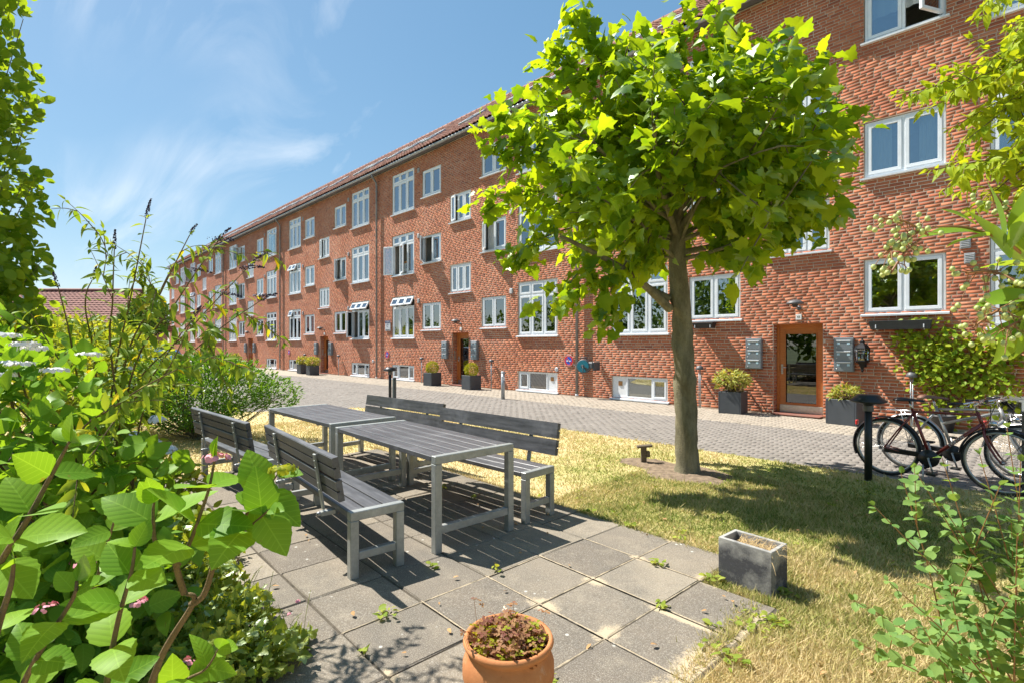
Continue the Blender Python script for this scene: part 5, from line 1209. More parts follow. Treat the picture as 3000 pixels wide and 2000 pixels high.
MAT['snow'] = leafmat('snowberry_leaf', (.11, .225, .065), (.22, .345, .10), .38, .08); MAT['ash'] = leafmat('narrow_leaf', (.20, .32, .02), (.42, .50, .03), .5, .08); MAT['elder'] = leafmat('elder_leaf', (.13, .27, .03), (.28, .42, .05), .45, .12); MAT['vine'] = leafmat('vine_leaf', (.14, .27, .02), (.40, .46, .04), .4, .12); MAT['box'] = leafmat('box_leaf', (.16, .22, .012), (.42, .42, .02), .35, .15); MAT['rhodo'] = leafmat('planter_shrub_leaf', (.17, .25, .045), (.50, .48, .13), .35, .15); MAT['weed'] = leafmat('weed_leaf', (.14, .25, .03), (.40, .46, .09), .45, .06); MAT['clover'] = leafmat('reddish_clover_leaf', (.20, .075, .07), (.42, .25, .12), .35, .05); MAT['cloverg'] = leafmat('green_clover_leaf', (.20, .28, .02), (.42, .42, .04), .4, .05)
MAT['petal'] = simple('white_petal', (.80, .78, .74), .7, var=.05); MAT['pink'] = simple('pink_petal', (.72, .28, .34), .7, var=.2, scale=30); MAT['magenta'] = simple('magenta_petal', (.60, .05, .25), .7); MAT['purple'] = simple('dark_purple_floret', (.035, .022, .06), .7); MAT['berry'] = simple('green_berry', (.42, .48, .16), .45)
LT = dict(hyd=[strip_leaf(14, ovate(.36), b, .10, .035) for b in (.06, .2, .38)], ov=[strip_leaf(4, ovate(.26), b, .14) for b in (.1, .3)], ev=[strip_leaf(3, lance(.17), b, .2) for b in (.05, .2)], lan=[strip_leaf(5, lance(.17), b, .15) for b in (.15, .4, .7)], rnd=[strip_leaf(4, roundl(.36), b, .12) for b in (.05, .25)], lobe=[lobed_leaf(b, c) for b, c in ((.05, .25), (.3, .0), (.5, .45), (.15, -.35), (-.1, .6))], ash=[strip_leaf(5, lance(.20), b, .15) for b in (.15, .45)], elder=[strip_leaf(8, lance(.20), b, .12, .03) for b in (.15, .35)], tiny=[ball_leaf()])

# ---- the plane tree
TB = np.array([.66, -6.55, -.01])
tree = plant('plane_tree', 'young plane tree with a wide bright green crown in the lawn', 'tree', TB)
top = at(1985, 775, 6.15); trunk = bez([TB + [0, 0, -.05], TB + [.0, 0, .35], at(2003, 1050, 6.2), at(1995, 900, 6.18), top, at(1985, 640, 6.1), at(1975, 480, 6.05)], 12)
rr = np.interp(np.linspace(0, 1, len(trunk)), [0, .05, .12, .35, .6, .72, 1], [.20, .158, .134, .120, .110, .095, .040])
m = MB(); tp = [Vector(tuple(p - TB)) for p in trunk]; m.tube(tp, list(rr), 18)
rs = random.Random(3)
def lump(x, y, z): return .010 * math.sin(z * 9 + 3 * math.atan2(y, x)) + .007 * math.sin(z * 23 + 5 * math.atan2(y, x) + 1.3) + (.035 * math.exp(-((z - 1.15) / .07) ** 2) * max(0, math.cos(math.atan2(y, x) + .6)) + .03 * math.exp(-((z - .62) / .05) ** 2) * max(0, math.cos(math.atan2(y, x) - 2.2)))
m.v = [(x * (1 + (lump(x, y, z) + rs.gauss(0, .003)) / .15), y * (1 + (lump(x, y, z) + rs.gauss(0, .003)) / .15), z) if z < 2.2 else (x, y, z) for x, y, z in m.v]; m.build('trunk', MAT['bark'], tree)
CC = at(1950, 520, 6.1); limbs = []; tips = []
def limb(p0, p1, r0, sag=.2):
    mid = (p0 + p1) / 2 + np.array([0, 0, -sag * .2]) + RNG.normal(0, .07, 3); path = bez([p0, mid, p1], 5); limbs.append((path, list(np.linspace(r0, r0 * .35, len(path))))); return path
low = limb(at(1962, 905, 6.15), at(1640, 690, 5.6), .055); limb(at(1962, 880, 6.15), at(1840, 800, 6.0), .06)
rad = np.array([1.84, 1.84, 1.47])
def in_crown(u): return CC + u * rad
for q in range(30):
    a = 2 * np.pi * (q * .381966 % 1); el = np.arcsin(-.55 + 1.5 * ((q + .5) / 30)); u = np.array([np.cos(a) * np.cos(el), np.sin(a) * np.cos(el), np.sin(el)]) * RNG.uniform(.62, .92)
    s = trunk[int(np.clip(len(trunk) * (.66 + .3 * (u[2] + .5) / 1.5), 0, len(trunk) - 1))]; pth = limb(s, in_crown(u), RNG.uniform(.022, .04))
    for w in range(5):
        b0 = pth[RNG.integers(4, len(pth))]; uu = u + RNG.normal(0, .26, 3); nn = np.linalg.norm(uu); uu = uu / max(nn, 1e-6) * min(nn, 1.05) * RNG.uniform(.85, 1.08); e1_ = in_crown(uu)
        limbs.append((bez([b0, (b0 + e1_) / 2 + RNG.normal(0, .05, 3) + [0, 0, .05], e1_], 3), [.012, .010, .009, .008, .006, .005, .004])); tips.append((b0, e1_))
for tx, ty in ((1680, 60), (1760, 130), (1610, 130), (2270, 130), (2420, 200), (1990, 70), (2130, 90), (1440, 430), (1420, 590), (2490, 370), (2460, 520), (1500, 760), (1620, 900), (2430, 640), (2200, 790), (2330, 700), (1760, 930), (1890, 760), (1450, 350), (1560, 260)):
    e1_ = at(tx, ty, RNG.uniform(5.5, 6.3)); uu = (e1_ - CC) / rad; b0 = in_crown(uu * .62); limbs.append((bez([b0, (b0 + e1_) / 2 + [0, 0, .06], e1_], 3), [.012, .010, .009, .008, .006, .005, .004])); tips += [(b0, e1_), (b0 + RNG.normal(0, .1, 3), e1_)]
loc_tubes(tree, 'branch', MAT['bark'], limbs, 7)
P = []; D = []; NN = []; Z = []
for b0, e1_ in tips:
    n = int(RNG.integers(30, 44)); t = RNG.uniform(.05, 1.05, n) ** .8; p = b0 + (e1_ - b0) * t[:, None] + RNG.normal(0, .10, (n, 3)); out = unit(p - CC)
    d = unit(out * .8 + RNG.normal(0, .75, (n, 3)) + [0, 0, -.35]); P.append(p); D.append(d); NN.append(unit(out * .5 + RNG.normal(0, .55, (n, 3)) + [0, 0, .9])); Z.append(RNG.uniform(.085, .215, n))
P, D, NN, Z = map(np.concatenate, (P, D, NN, Z))
foliage(tree, MAT['plane'], LT['lobe'], P, D, NN, Z, 300, smooth=False)

# ---- generic dense crowns
def lobes_cloud(lobes, n, shell=.55):
    w = np.array([r[0] * r[1] * r[2] for c, r in lobes]) ** (2 / 3); k = RNG.choice(len(lobes), n, p=w / w.sum()); C_ = np.array([l[0] for l in lobes])[k]; R_ = np.array([l[1] for l in lobes])[k]
    u = rdir(n); q = RNG.uniform(shell, 1.0, n) ** .7; q *= 1 + RNG.normal(0, .05, n); return C_ + u * R_ * q[:, None], u
def dense(root, lobes, n, mat, tmpl, size, single=0, up=.6, shell=.55, spread=.7, twigs=24, twigmat='twig', cut=True):
    P, u = lobes_cloud(lobes, n, shell); P = P[P[:, 2] > .03] if cut else P; u = u[:len(P)]; n = len(P)
    c = np.mean([l[0] for l in lobes], 0); out = unit(P - c)
    D = unit(out + RNG.normal(0, spread, (n, 3)) + [0, 0, up * .4]); NN = unit(out * .5 + RNG.normal(0, .5, (n, 3)) + [0, 0, up]); Sz = RNG.uniform(.7, 1.25, n) * size
    foliage(root, MAT[mat], LT[tmpl], P, D, NN, Sz, single)
    if twigs:
        base = np.array(root.location); tt = []
        for q in range(twigs):
            e_ = P[RNG.integers(0, n)]; tt.append((bez([base + RNG.normal(0, .05, 3) * [1, 1, 0], (base + e_) / 2 + RNG.normal(0, .08, 3), e_], 4), [.018, .016, .014, .012, .010, .008, .006, .005, .004]))
        loc_tubes(root, 'branch', MAT[twigmat], tt, 5)
# round evergreen shrub beside the benches
b = np.array([-6.15, -10.15, 0]); sh = plant('evergreen_shrub', 'round glossy evergreen shrub behind the far bench', 'shrub', b)
dense(sh, [(b + [0, 0, .78], (1.0, 1.0, .58)), (b + [.55, .45, .85], (.62, .6, .45)), (b + [-.5, -.45, .8], (.65, .65, .5)), (b + [.1, .1, 1.1], (.6, .6, .35)), (b + [.95, .9, .72], (.4, .38, .3)), (b + [-.2, -.1, .45], (.8, .8, .35))], 15000, 'evergreen', 'ev', .068, 300, 1.3, .55, .5, 60, 'bark')
# clipped balls and shrubs of the door planters
for key, kind in (('A-', 'loose'), ('A+', 'low'), ('B-', 'ball'), ('B+', 'ball'), ('C-', 'pale'), ('C+', 'pale'), ('D-', 'pale')):
    pl = PLANTERS[key]; c = np.array(pl.location)
    nm = {'A-': 'loose yellow green shrub growing in the planter left of door 65', 'A+': 'low leafy shrub growing in the planter right of door 65', 'B-': 'clipped yellow green ball left of the second door', 'B+': 'clipped yellow green ball right of the second door', 'C-': 'pale shrub in the planter left of the third door', 'C+': 'pale shrub in the planter right of the third door', 'D-': 'pale shrub in the planter left of the fourth door'}[key]
    r = plant('box_ball' if kind == 'ball' else 'planter_shrub', nm, 'shrub', c + [0, 0, .46])
    if kind == 'ball': dense(r, [(c + [0, 0, .69], (.245, .245, .24))], 2600, 'box', 'ev', .04, 0, .5, .72, .8, 0)
    elif kind == 'loose': dense(r, [(c + [-.05, -.05, .80], (.34, .32, .20)), (c + [-.2, 0, .72], (.22, .25, .15)), (c + [.18, -.05, .75], (.22, .25, .17))], 520, 'rhodo', 'lan', .11, 120, .9, .5, .6, 40)
    elif kind == 'low': dense(r, [(c + [0, 0, .58], (.27, .27, .17))], 420, 'rhodo', 'lan', .10, 100, .9, .4, .5, 24)
    else: dense(r, [(c + [0, 0, .70], (.36, .34, .24))], 420, 'rhodo', 'ov', .10, 0, .8, .4, .6, 14)

# ---- stems with leaf pairs
def shoots(root, stems, mat, tmpl, size, node, stemmat, r0=.006, single=300, droop=.25, tip=3, up=.7, start=.15, spread=.9, pair=True, jitter=.25, ends=None, bulkname='foliage', petiole=.0, face=0.):
    P = []; D = []; NN = []; Z = []; tub = []
    for st in stems:
        path = bez(st['p'], 8); L_ = np.r_[0, np.cumsum(np.linalg.norm(np.diff(path, axis=0), axis=1))]; tot = L_[-1]; rb = st.get('r', r0); tub.append((path, list(np.linspace(rb, rb * .35, len(path))))); s = tot * st.get('start', start); q = 0; nd = st.get('node', node); sz = st.get('size', size); t = unit(path[-1] - path[-2])
        ntip = tip if s <= tot else 0
        while s < tot * 1.0001:
            p = np.array([np.interp(s, L_, path[:, a]) for a in range(3)]); p2 = np.array([np.interp(min(s + .02, tot), L_, path[:, a]) for a in range(3)]) - np.array([np.interp(max(s - .02, 0), L_, path[:, a]) for a in range(3)]); t = unit(p2)
            a_ = np.cross(t, [0, 0, 1.]); a_ = unit(a_) if np.linalg.norm(a_) > .05 else np.array([1., 0, 0]); b_ = np.cross(a_, t); ph = q * math.pi / 2 + RNG.normal(0, .25)
            for sd in ((1, -1) if pair else (1,)):
                lat = (a_ * math.cos(ph) + b_ * math.sin(ph)) * sd; d = unit(t * (1 - spread * .55) + lat * spread + np.array([0, 0, -droop]) + RNG.normal(0, jitter, 3)); g = .75 + .35 * math.sin(math.pi * min(1, s / tot)) + RNG.normal(0, .12)
                P.append(p + lat * rb * .5 + d * petiole); D.append(d); NN.append(np.array([0, 0, up]) + t * .4 - np.r_[FWD, 0] * face + RNG.normal(0, .22, 3)); Z.append(sz * max(.4, g) * (1 if s < tot * .9 else .75))
            s += nd * RNG.uniform(.8, 1.2); q += 1
        for k in range(ntip):
            d = unit(t + RNG.normal(0, .5, 3)); P.append(path[-1]); D.append(d); NN.append(np.array([0, 0, up]) + RNG.normal(0, .4, 3)); Z.append(sz * RNG.uniform(.35, .7))
    loc_tubes(root, 'stem', MAT[stemmat], tub, 6); foliage(root, MAT[mat], LT[tmpl], P, D, NN, Z, single, bulk=bulkname)
    return [bez(st['p'], 8)[-1] for st in stems]
A = lambda *pts: [at(*p) for p in pts]
# big-leaved hydrangea in the near left corner
hy = plant('hydrangea', 'big leaved hydrangea shoots filling the near left corner', 'shrub', at(430, 2300, 1.5))
d1 = 1.32
st = [dict(p=A((400, 2150, 1.5), (470, 1930, 1.42), (566, 1765, 1.36), (545, 1738, 1.35)), start=2, r=.012),
      dict(p=A((540, 1738, 1.35), (515, 1649, 1.33), (530, 1610, 1.32), (551, 1598, 1.32), (585, 1510, 1.3), (612, 1430, 1.3), (630, 1340, 1.3)), r=.008, start=.40, node=.085, size=.14), dict(p=A((525, 1655, 1.33), (480, 1610, 1.3), (454, 1583, 1.28), (449, 1500, 1.27), (452, 1470, 1.27)), r=.007, start=.75, node=.06, size=.14),
      dict(p=A((560, 1770, 1.36), (600, 1735, 1.36), (635, 1620, 1.36), (650, 1600, 1.36)), start=.9, node=.2, r=.010, size=.10), dict(p=A((640, 1612, 1.36), (690, 1570, 1.35), (745, 1530, 1.33), (790, 1490, 1.3)), r=.006, start=.45, node=.07, size=.145), dict(p=A((700, 1560, 1.36), (735, 1480, 1.36), (790, 1420, 1.36), (815, 1385, 1.36)), r=.005, start=.35, node=.07, size=.13),
      dict(p=A((300, 2150, 1.25), (315, 1986, 1.22), (347, 1812, 1.2), (385, 1674, 1.2), (395, 1600, 1.2)), r=.008, start=.28, node=.095, size=.125), dict(p=A((40, 2120, 1.15), (70, 2000, 1.14), (140, 1870, 1.12), (214, 1751, 1.1), (225, 1700, 1.1)), r=.008, start=.2, node=.10, size=.115),
      dict(p=A((-90, 1820, 1.2), (0, 1649, 1.18), (77, 1526, 1.15), (138, 1414, 1.15), (179, 1338, 1.15), (204, 1292, 1.15)), r=.008, start=.2, node=.085, size=.118), dict(p=A((-60, 2050, 1.0), (-10, 1850, 1.0), (30, 1720, 1.0), (40, 1650, 1.0)), r=.008, start=.5, node=.14, size=.08), dict(p=A((430, 2150, 1.5), (520, 2010, 1.48), (600, 1960, 1.45), (640, 1900, 1.45)), r=.006, start=.25, node=.075, size=.12), dict(p=A((250, 1800, 1.7), (300, 1640, 1.7), (330, 1540, 1.7), (350, 1470, 1.7)), r=.006, start=.25, node=.085, size=.13)]
for q_ in st: q_['size'] = q_.get('size', .14) * .86
shoots(hy, st, 'hydr', 'hyd', .12, .08, 'twig', single=300, droop=.05, tip=2, up=.5, spread=.95, jitter=.22, face=.55)
def flower_head(root, c, r, n, mat, name='flower', flat=.35, s=.016):
    l = np.array(root.location); u = rdir(n); u[:, 2] = np.abs(u[:, 2]); P_ = c + u * [r, r, r * flat] * RNG.uniform(.75, 1, (n, 1)); M = frames(np.cross(u, rdir(n)), u + [0, 0, .4]); v, f_ = instance_arrays(LT['tiny'][0][0] - [.5, 0, 0], LT['tiny'][0][1], M * (s * RNG.uniform(.7, 1.3, n))[:, None, None], P_ - l); put(name, bulk_mesh(name, v, f_, mat), root)
for px_, py_, dp in ((830, 1375, 1.36), (230, 1270, 1.5)): flower_head(hy, at(px_, py_, dp), .04, 70, MAT['cloverg'], flat=.3, s=.012)
for px_, py_, dp in ((400, 1765, 1.75), (130, 1780, 1.6), (250, 1650, 1.8), (632, 1340, 1.3), (540, 1945, 1.55)): flower_head(hy, at(px_, py_, dp), .035, 26, MAT['pink'], flat=.25, s=.014)

# hydrangea mass behind, with white heads
b = np.array([-.6, -12.15, 0]); h2 = plant('hydrangea', 'white lacecap hydrangea bush at the left edge behind the big leaves', 'shrub', b)
dense(h2, [(at(60, 1250, 2.6), (.42, .42, .42)), (at(150, 1420, 2.5), (.45, .45, .42)), (at(330, 1500, 2.6), (.36, .36, .36)), (at(60, 1620, 2.3), (.4, .4, .4)), (at(330, 1720, 2.4), (.38, .38, .32)), (at(140, 1900, 2.2), (.4, .4, .3)), (at(-50, 1100, 2.8), (.4, .4, .35))], 1150, 'hydr', 'hyd', .105, 200, .7, .35, .7, 40, 'twig', True)
for px_, py_, dp in ((20, 985, 2.45), (70, 1010, 2.4), (100, 1022, 2.45), (15, 1065, 2.4), (60, 1068, 2.4), (160, 1085, 2.45), (5, 1100, 2.35), (260, 1040, 2.6)): flower_head(h2, at(px_, py_, dp), .06, 44, MAT['petal'], flat=.25, s=.020)
b = np.array([-3.4, -11.55, 0]); h3 = plant('hydrangea', 'white mophead hydrangea beside the far bench', 'shrub', b)
dense(h3, [(at(400, 1345, 4.8), (.30, .30, .2)), (at(310, 1330, 5.0), (.36, .36, .3)), (at(490, 1430, 4.4), (.30, .30, .22)), (at(390, 1450, 4.2), (.40, .40, .28)), (at(560, 1540, 3.9), (.22, .22, .16)), (at(470, 1560, 3.7), (.34, .34, .24))], 1500, 'bush', 'ov', .10, 150, .7, .35, .7, 30)
for px_, py_, dp in ((462, 1232, 4.9), (400, 1280, 4.75), (447, 1302, 4.7), (492, 1322, 4.6), (530, 1338, 4.5), (452, 1335, 4.6)): flower_head(h3, at(px_, py_, dp), .075, 150, MAT['petal'], flat=.85, s=.030)
for px_, py_, dp in ((410, 1130, 4.5), (310, 1290, 4.4), (380, 1320, 4.3), (365, 1080, 4.8), (420, 1145, 4.4)): flower_head(h3, at(px_, py_, dp), .07, 40, MAT['petal'], flat=.3, s=.03)
b = np.array([-.1, -11.9, 0]); h4 = plant('ground_cover', 'tangle of yellow green weeds and pink cranesbill spilling over the slabs', 'plants', b); tag(h4, kind='stuff')
lob = [(at(px_, py_, dd) * [1, 1, 0] + [0, 0, hh], (rx, rx, hh)) for px_, py_, dd, rx, hh in ((620, 1990, 2.35, .26, .14), (760, 1960, 2.4, .20, .10), (540, 1900, 2.5, .26, .16), (680, 1850, 2.7, .24, .12), (560, 1760, 3.0, .28, .15), (480, 1700, 3.0, .3, .18), (690, 1740, 3.05, .16, .06), (840, 1900, 2.55, .12, .05), (520, 1640, 3.5, .3, .16), (880, 1850, 2.7, .08, .03), (620, 1620, 3.65, .22, .08))]
P_, u_ = lobes_cloud(lob, 4200, .2); P_ = P_[P_[:, 2] > .01]; n = len(P_)
foliage(h4, MAT['weed'], LT['lobe'] + LT['lan'][:1] * 0, P_, unit(rdir(n) + [0, 0, .2]), unit(RNG.normal(0, .5, (n, 3)) + [0, 0, 1]), RNG.uniform(.025, .065, n), 0)
st_ = []
for q in range(160):
    p0 = P_[RNG.integers(0, n)]; a = RNG.uniform(0, 6.28); st_.append((bez([p0 * [1, 1, 0], p0 + [.03 * math.cos(a), .03 * math.sin(a), .05], p0 + [.09 * math.cos(a), .09 * math.sin(a), .10 + .08 * RNG.random()]], 3), [.0015] * 7))
loc_tubes(h4, 'stalk', MAT['weed'], st_, 3)
for px_, py_, dp in ((873, 1760, 2.75), (848, 1798, 2.7), (818, 1848, 2.6), (720, 1765, 2.9), (700, 1800, 2.9)): flower_head(h4, at(px_, py_, dp), .012, 9, MAT['pink'], flat=.6, s=.016)
b = np.array([.2, -12.4, 0]); h5 = plant('undergrowth', 'dense dark undergrowth below the left shrubs', 'plants', b); tag(h5, kind='stuff')
dense(h5, [(np.array([.2, -12.3, .12]), (.6, .6, .22)), (np.array([-.8, -12.0, .15]), (.7, .6, .28)), (np.array([-1.8, -11.9, .18]), (.7, .5, .3)), (np.array([-2.9, -11.9, .2]), (.8, .5, .35)), (np.array([.8, -12.7, .1]), (.4, .4, .2)), (np.array([-4.2, -12.1, .25]), (.8, .6, .4))], 4200, 'darkbush', 'ov', .075, 0, .8, .2, .8, 0)

# butterfly bush: long arching stems with drooping leaves and dark flower spikes
bu = plant('butterfly_bush', 'tall arching butterfly bush with dark flower spikes left of the benches', 'shrub', at(330, 1560, 3.2) * [1, 1, 0])
bb_ = at(330, 1560, 3.2) * [1, 1, 0] + [0, 0, .05]
ends_px = [((330, 1130), (385, 860), (428, 640), 3.0, 1), ((360, 1100), (470, 860), (555, 690), 3.0, 1), ((380, 1120), (520, 880), (640, 705), 3.0, 1), ((360, 1200), (560, 960), (735, 775), 3.1, .6), ((420, 1200), (600, 1000), (765, 880), 3.1, .6), ((330, 1080), (330, 880), (335, 730), 2.9, .6), ((280, 1150), (250, 900), (270, 820), 3.1, .7), ((250, 1200), (200, 960), (170, 840), 3.0, .7), ((350, 1250), (480, 1100), (560, 940), 2.7, 1), ((300, 1300), (200, 1100), (90, 920), 2.9, .8), ((330, 1200), (420, 960), (500, 790), 3.2, 1), ((220, 1330), (350, 1180), (520, 1080), 2.4, .9), ((380, 1250), (500, 1020), (640, 850), 3.3, 1)]
st = []
for (m1, m2, e_, dp, k_) in ends_px:
    st.append(dict(p=[bb_ + RNG.normal(0, .12, 3) * [1, 1, 0], at(*m1, dp + .15), at(*m2, dp), at(*e_, dp - .05)], r=.007, start=.25, node=.055 / k_, size=.11 * RNG.uniform(.85, 1.1)))
    for q in range(6):
        f_ = RNG.uniform(.3, .9); pth = bez(st[-1]['p'], 8); p0 = pth[int(f_ * (len(pth) - 1))]; dv = unit(pth[-1] - pth[-6]) + RNG.normal(0, .38, 3); st.append(dict(p=[p0, p0 + dv * .08, p0 + dv * .16 + [0, 0, -.02]], r=.003, start=.15, node=.055, size=.075)) if True else None
tipsb = shoots(bu, st, 'budd', 'lan', .10, .075, 'twig', single=300, droop=.55, tip=2, up=.6, spread=.8, jitter=.3)
def spike(root, base, dirv, ln, mat, r=.012):
    l = np.array(root.location); n = int(ln * 650); t = RNG.uniform(0, 1, n); dirv = unit(np.asarray(dirv, float)); u = unit(np.cross(rdir(n), dirv)); ax = base + dirv * (t * ln)[:, None] + np.array([0, 0, -.25 * ln]) * (t ** 2)[:, None]
    rad_ = r * (1 - t * .75); P__ = ax + u * rad_[:, None]; M = frames(rdir(n), u); v, f_ = instance_arrays(LT['tiny'][0][0] - [.5, 0, 0], LT['tiny'][0][1], M * (.009 * RNG.uniform(.6, 1.2, n))[:, None, None], P__ - l); put('flower_spike', bulk_mesh('flower_spike', v, f_, mat), root)
for (m1, m2, e_, dp, k_) in ends_px[:9]:
    e3 = at(*e_, dp - .05); dv = unit(e3 - at(*m2, dp)); spike(bu, e3, dv, RNG.uniform(.09, .16), MAT['purple'], .010)
spike(bu, at(612, 706, 2.95), unit(at(670, 690, 2.95) - at(612, 706, 2.95)), .15, MAT['purple'], .022); spike(bu, at(700, 790, 3.0), RGT.tolist() + [.35], .16, MAT['purple'], .014); spike(bu, at(640, 860, 3.0), [RGT[0], RGT[1], .1], .14, MAT['purple'], .013); spike(bu, at(740, 870, 3.0), [RGT[0], RGT[1], .3], .14, MAT['purple'], .010); spike(bu, at(560, 790, 3.0), [RGT[0], RGT[1], .1], .12, MAT['purple'], .012)

# sunlit bushes and trees beyond, at the far left
def far_bush(nm, lb, c, lobs, n, mat, size, single=0): 
    c = np.asarray(c, float); dense(plant(nm, lb, 'tree' if 'tree' in nm else 'shrub', c), [(c + np.array(o_), r_) for o_, r_ in lobs], n, mat, 'ov', size, single, .7, .55, .8, 30)
far_bush('leafy_bush', 'sunlit yellow green bush in front of the tiled house', at(230, 1190, 9) * [1, 1, 0], [((0, 0, 1.2), (1.1, 1.1, .9)), ((.7, .6, 1.0), (.8, .8, .8)), ((-.8, -.6, 1.3), (.9, .9, .9)), ((.2, .2, .5), (1.3, 1.3, .5))], 5200, 'bush', .11, 120)
far_bush('leafy_bush', 'darker green bush between the house and the parked car', at(330, 1140, 14) * [1, 1, 0], [((0, 0, 1.1), (1.2, 1.2, 1.0)), ((-1.2, -1.0, 1.2), (1.2, 1.2, 1.1)), ((.3, .3, .5), (1.1, 1.1, .5))], 3600, 'darkbush', .14)
far_bush('leafy_tree', 'dark leafy tree at the far end of the lane beside the brick block', at(432, 1090, 30) * [1, 1, 0], [((0, 0, 3.2), (1.3, 1.3, 1.1)), ((-.6, -.6, 2.4), (1.2, 1.2, 1.0)), ((-.3, -.3, 1.2), (1.0, 1.0, .8))], 3200, 'darkbush', .2)
far_bush('leafy_bush', 'low green bush right of the dark tree at the end of the lane', at(385, 1100, 26) * [1, 1, 0], [((0, 0, 1.2), (1.3, 1.3, 1.0)), ((-1.4, -1.2, 1.6), (1.6, 1.6, 1.3))], 2600, 'bush', .18)
# linden at the left edge of the view
lt = plant('linden_tree', 'leafy linden tree at the left edge of the view', 'tree', at(-330, 1600, 6.4) * [1, 1, 0])
lb0 = np.array(lt.location)
loc_tubes(lt, 'trunk', MAT['bark'], [(bez([lb0, lb0 + [0, 0, 1.5], lb0 + [0, 0, 5.6]], 6), list(np.linspace(.14, .05, 13)))], 12)
dense(lt, [(at(-40, 560, 6.2), (.58, .58, .66)), (at(-60, 250, 6.2), (.60, .60, .74)), (at(-110, -60, 6.2), (.6, .6, .74)), (at(-30, 760, 6.2), (.56, .56, .5)), (at(-100, 930, 6.2), (.8, .8, .6)), (at(-210, 400, 6.4), (.9, .9, 1.7)), (at(-20, 960, 6.0), (.5, .5, .4))], 5200, 'linden', 'rnd', .13, 300, .5, .45, .7, 40, 'bark')

# ---- right side: narrow-leaved tree, elder branch, snowberry
rt_ = plant('narrow_leaved_tree', 'yellow green narrow leaved tree reaching in from the upper right', 'tree', np.array([6.6, -8.6, 0]))
rb0 = np.array(rt_.location); loc_tubes(rt_, 'trunk', MAT['bark'], [(bez([rb0, rb0 + [-.05, 0, 1.4], rb0 + [-.3, .1, 3.0], rb0 + [-.5, .2, 4.4]], 6), list(np.linspace(.11, .04, 19)))], 12)
st = []
ends2 = [(2625, 275, 3.3), (2700, 330, 3.2), (2640, 300, 3.1), (2720, 500, 3.0), (2800, 250, 3.2), (2860, 60, 3.3), (2880, 20, 3.0), (2950, 150, 3.0), (2820, 420, 3.0), (2760, 560, 3.1), (2900, 500, 2.9), (2930, 330, 3.0), (2850, 620, 3.0), (2980, 60, 2.9), (2990, 250, 2.8), (2960, 440, 2.8), (2900, 180, 3.1), (2780, 380, 3.3), (2990, 560, 2.8), (2940, 640, 2.9), (2750, 290, 3.0), (2830, 520, 3.2), (2900, 250, 2.9), (2980, 400, 3.1)]
for x, y, dp in ends2:
    s0 = at(3150 + RNG.uniform(-40, 120), y - RNG.uniform(-120, 220), dp + .25); e0 = at(x, y, dp); mid = (s0 + e0) / 2 + [0, 0, .10]; st.append(dict(p=[s0, mid, e0], r=.006, start=.12, node=.05, size=.10))
    for q in range(3):
        f_ = RNG.uniform(.3, .8); p0 = s0 + (e0 - s0) * f_ + [0, 0, .05]; dv = unit(e0 - s0) + RNG.normal(0, .55, 3); st.append(dict(p=[p0, p0 + dv * .1, p0 + dv * .2 + [0, 0, -.03]], r=.003, start=.1, node=.045, size=.085))
shoots(rt_, st, 'ash', 'ash', .10, .05, 'twig', single=300, droop=.5, tip=3, up=.6, spread=.75, jitter=.3)
el = plant('elder_bush', 'elder branch with big leaves and green berries at the right edge', 'shrub', at(3500, 2300, 1.5) * [1, 1, 0])
E1 = at(3150, 830, 1.25); st = [dict(p=[at(3400, 1500, 1.5), at(3200, 950, 1.4), at(2990, 740, 1.28), at(2850, 672, 1.22), at(2740, 665, 1.2)], r=.006, start=2)]
shoots(el, st, 'elder', 'elder', .1, .1, 'redstem', single=0, tip=0)
ld = [((2960, 760), (2840, 560), .16, 1.24), ((2890, 690), (2680, 620), .15, 1.22), ((2940, 730), (2930, 480), .17, 1.22), ((2900, 690), (2780, 700), .13, 1.22), ((3010, 780), (2800, 760), .15, 1.25), ((3010, 740), (3010, 500), .17, 1.2), ((3040, 860), (2820, 880), .16, 1.22), ((3060, 840), (2990, 1100), .17, 1.15), ((3050, 900), (2960, 1000), .16, 1.2), ((3010, 800), (2960, 700), .15, 1.3), ((3040, 960), (2900, 960), .12, 1.2), ((2960, 730), (3000, 640), .13, 1.2), ((2860, 660), (2760, 590), .10, 1.22)]
P = [at(*a, d) for a, b_, s, d in ld]; D = [at(*b_, d - .02) - at(*a, d) for a, b_, s, d in ld]; foliage(el, MAT['elder'], LT['elder'], P, D, [np.array([0, 0, .8]) + RNG.normal(0, .5, 3) - np.r_[FWD, 0] * .4 for _ in ld], [s for *_, s, d in ld], 50)
def berries(root, pts, dp, n, spread_, rb):
    l = Vector(root.location); stl = []; base = at(*pts[0], dp); end = at(*pts[1], dp); m = MB(); k = 0; pr_ = None; path = bez([base, (base + end) / 2 + [0, 0, .012], end], 6); stl.append((path, [.0028] * len(path)))
    me = MB().ball((0, 0, 0), 1, 8, 5).mesh('berry', MAT['berry'])
    for q in range(n):
        t = RNG.uniform(.25, 1); p = path[int(t * (len(path) - 1))]; o_ = RNG.normal(0, spread_, 3) + [0, 0, -spread_ * .6]; e_ = p + o_; stl.append((np.array([p, p + o_ * .5 + [0, 0, .004], e_]), [.0012, .001, .0008])); ob = put('berry', me, root, tuple(Vector(tuple(e_)) - l)); ob.scale = (rb, rb, rb * 1.1)
    loc_tubes(root, 'berry_stalk', MAT['redstem'], stl, 4)
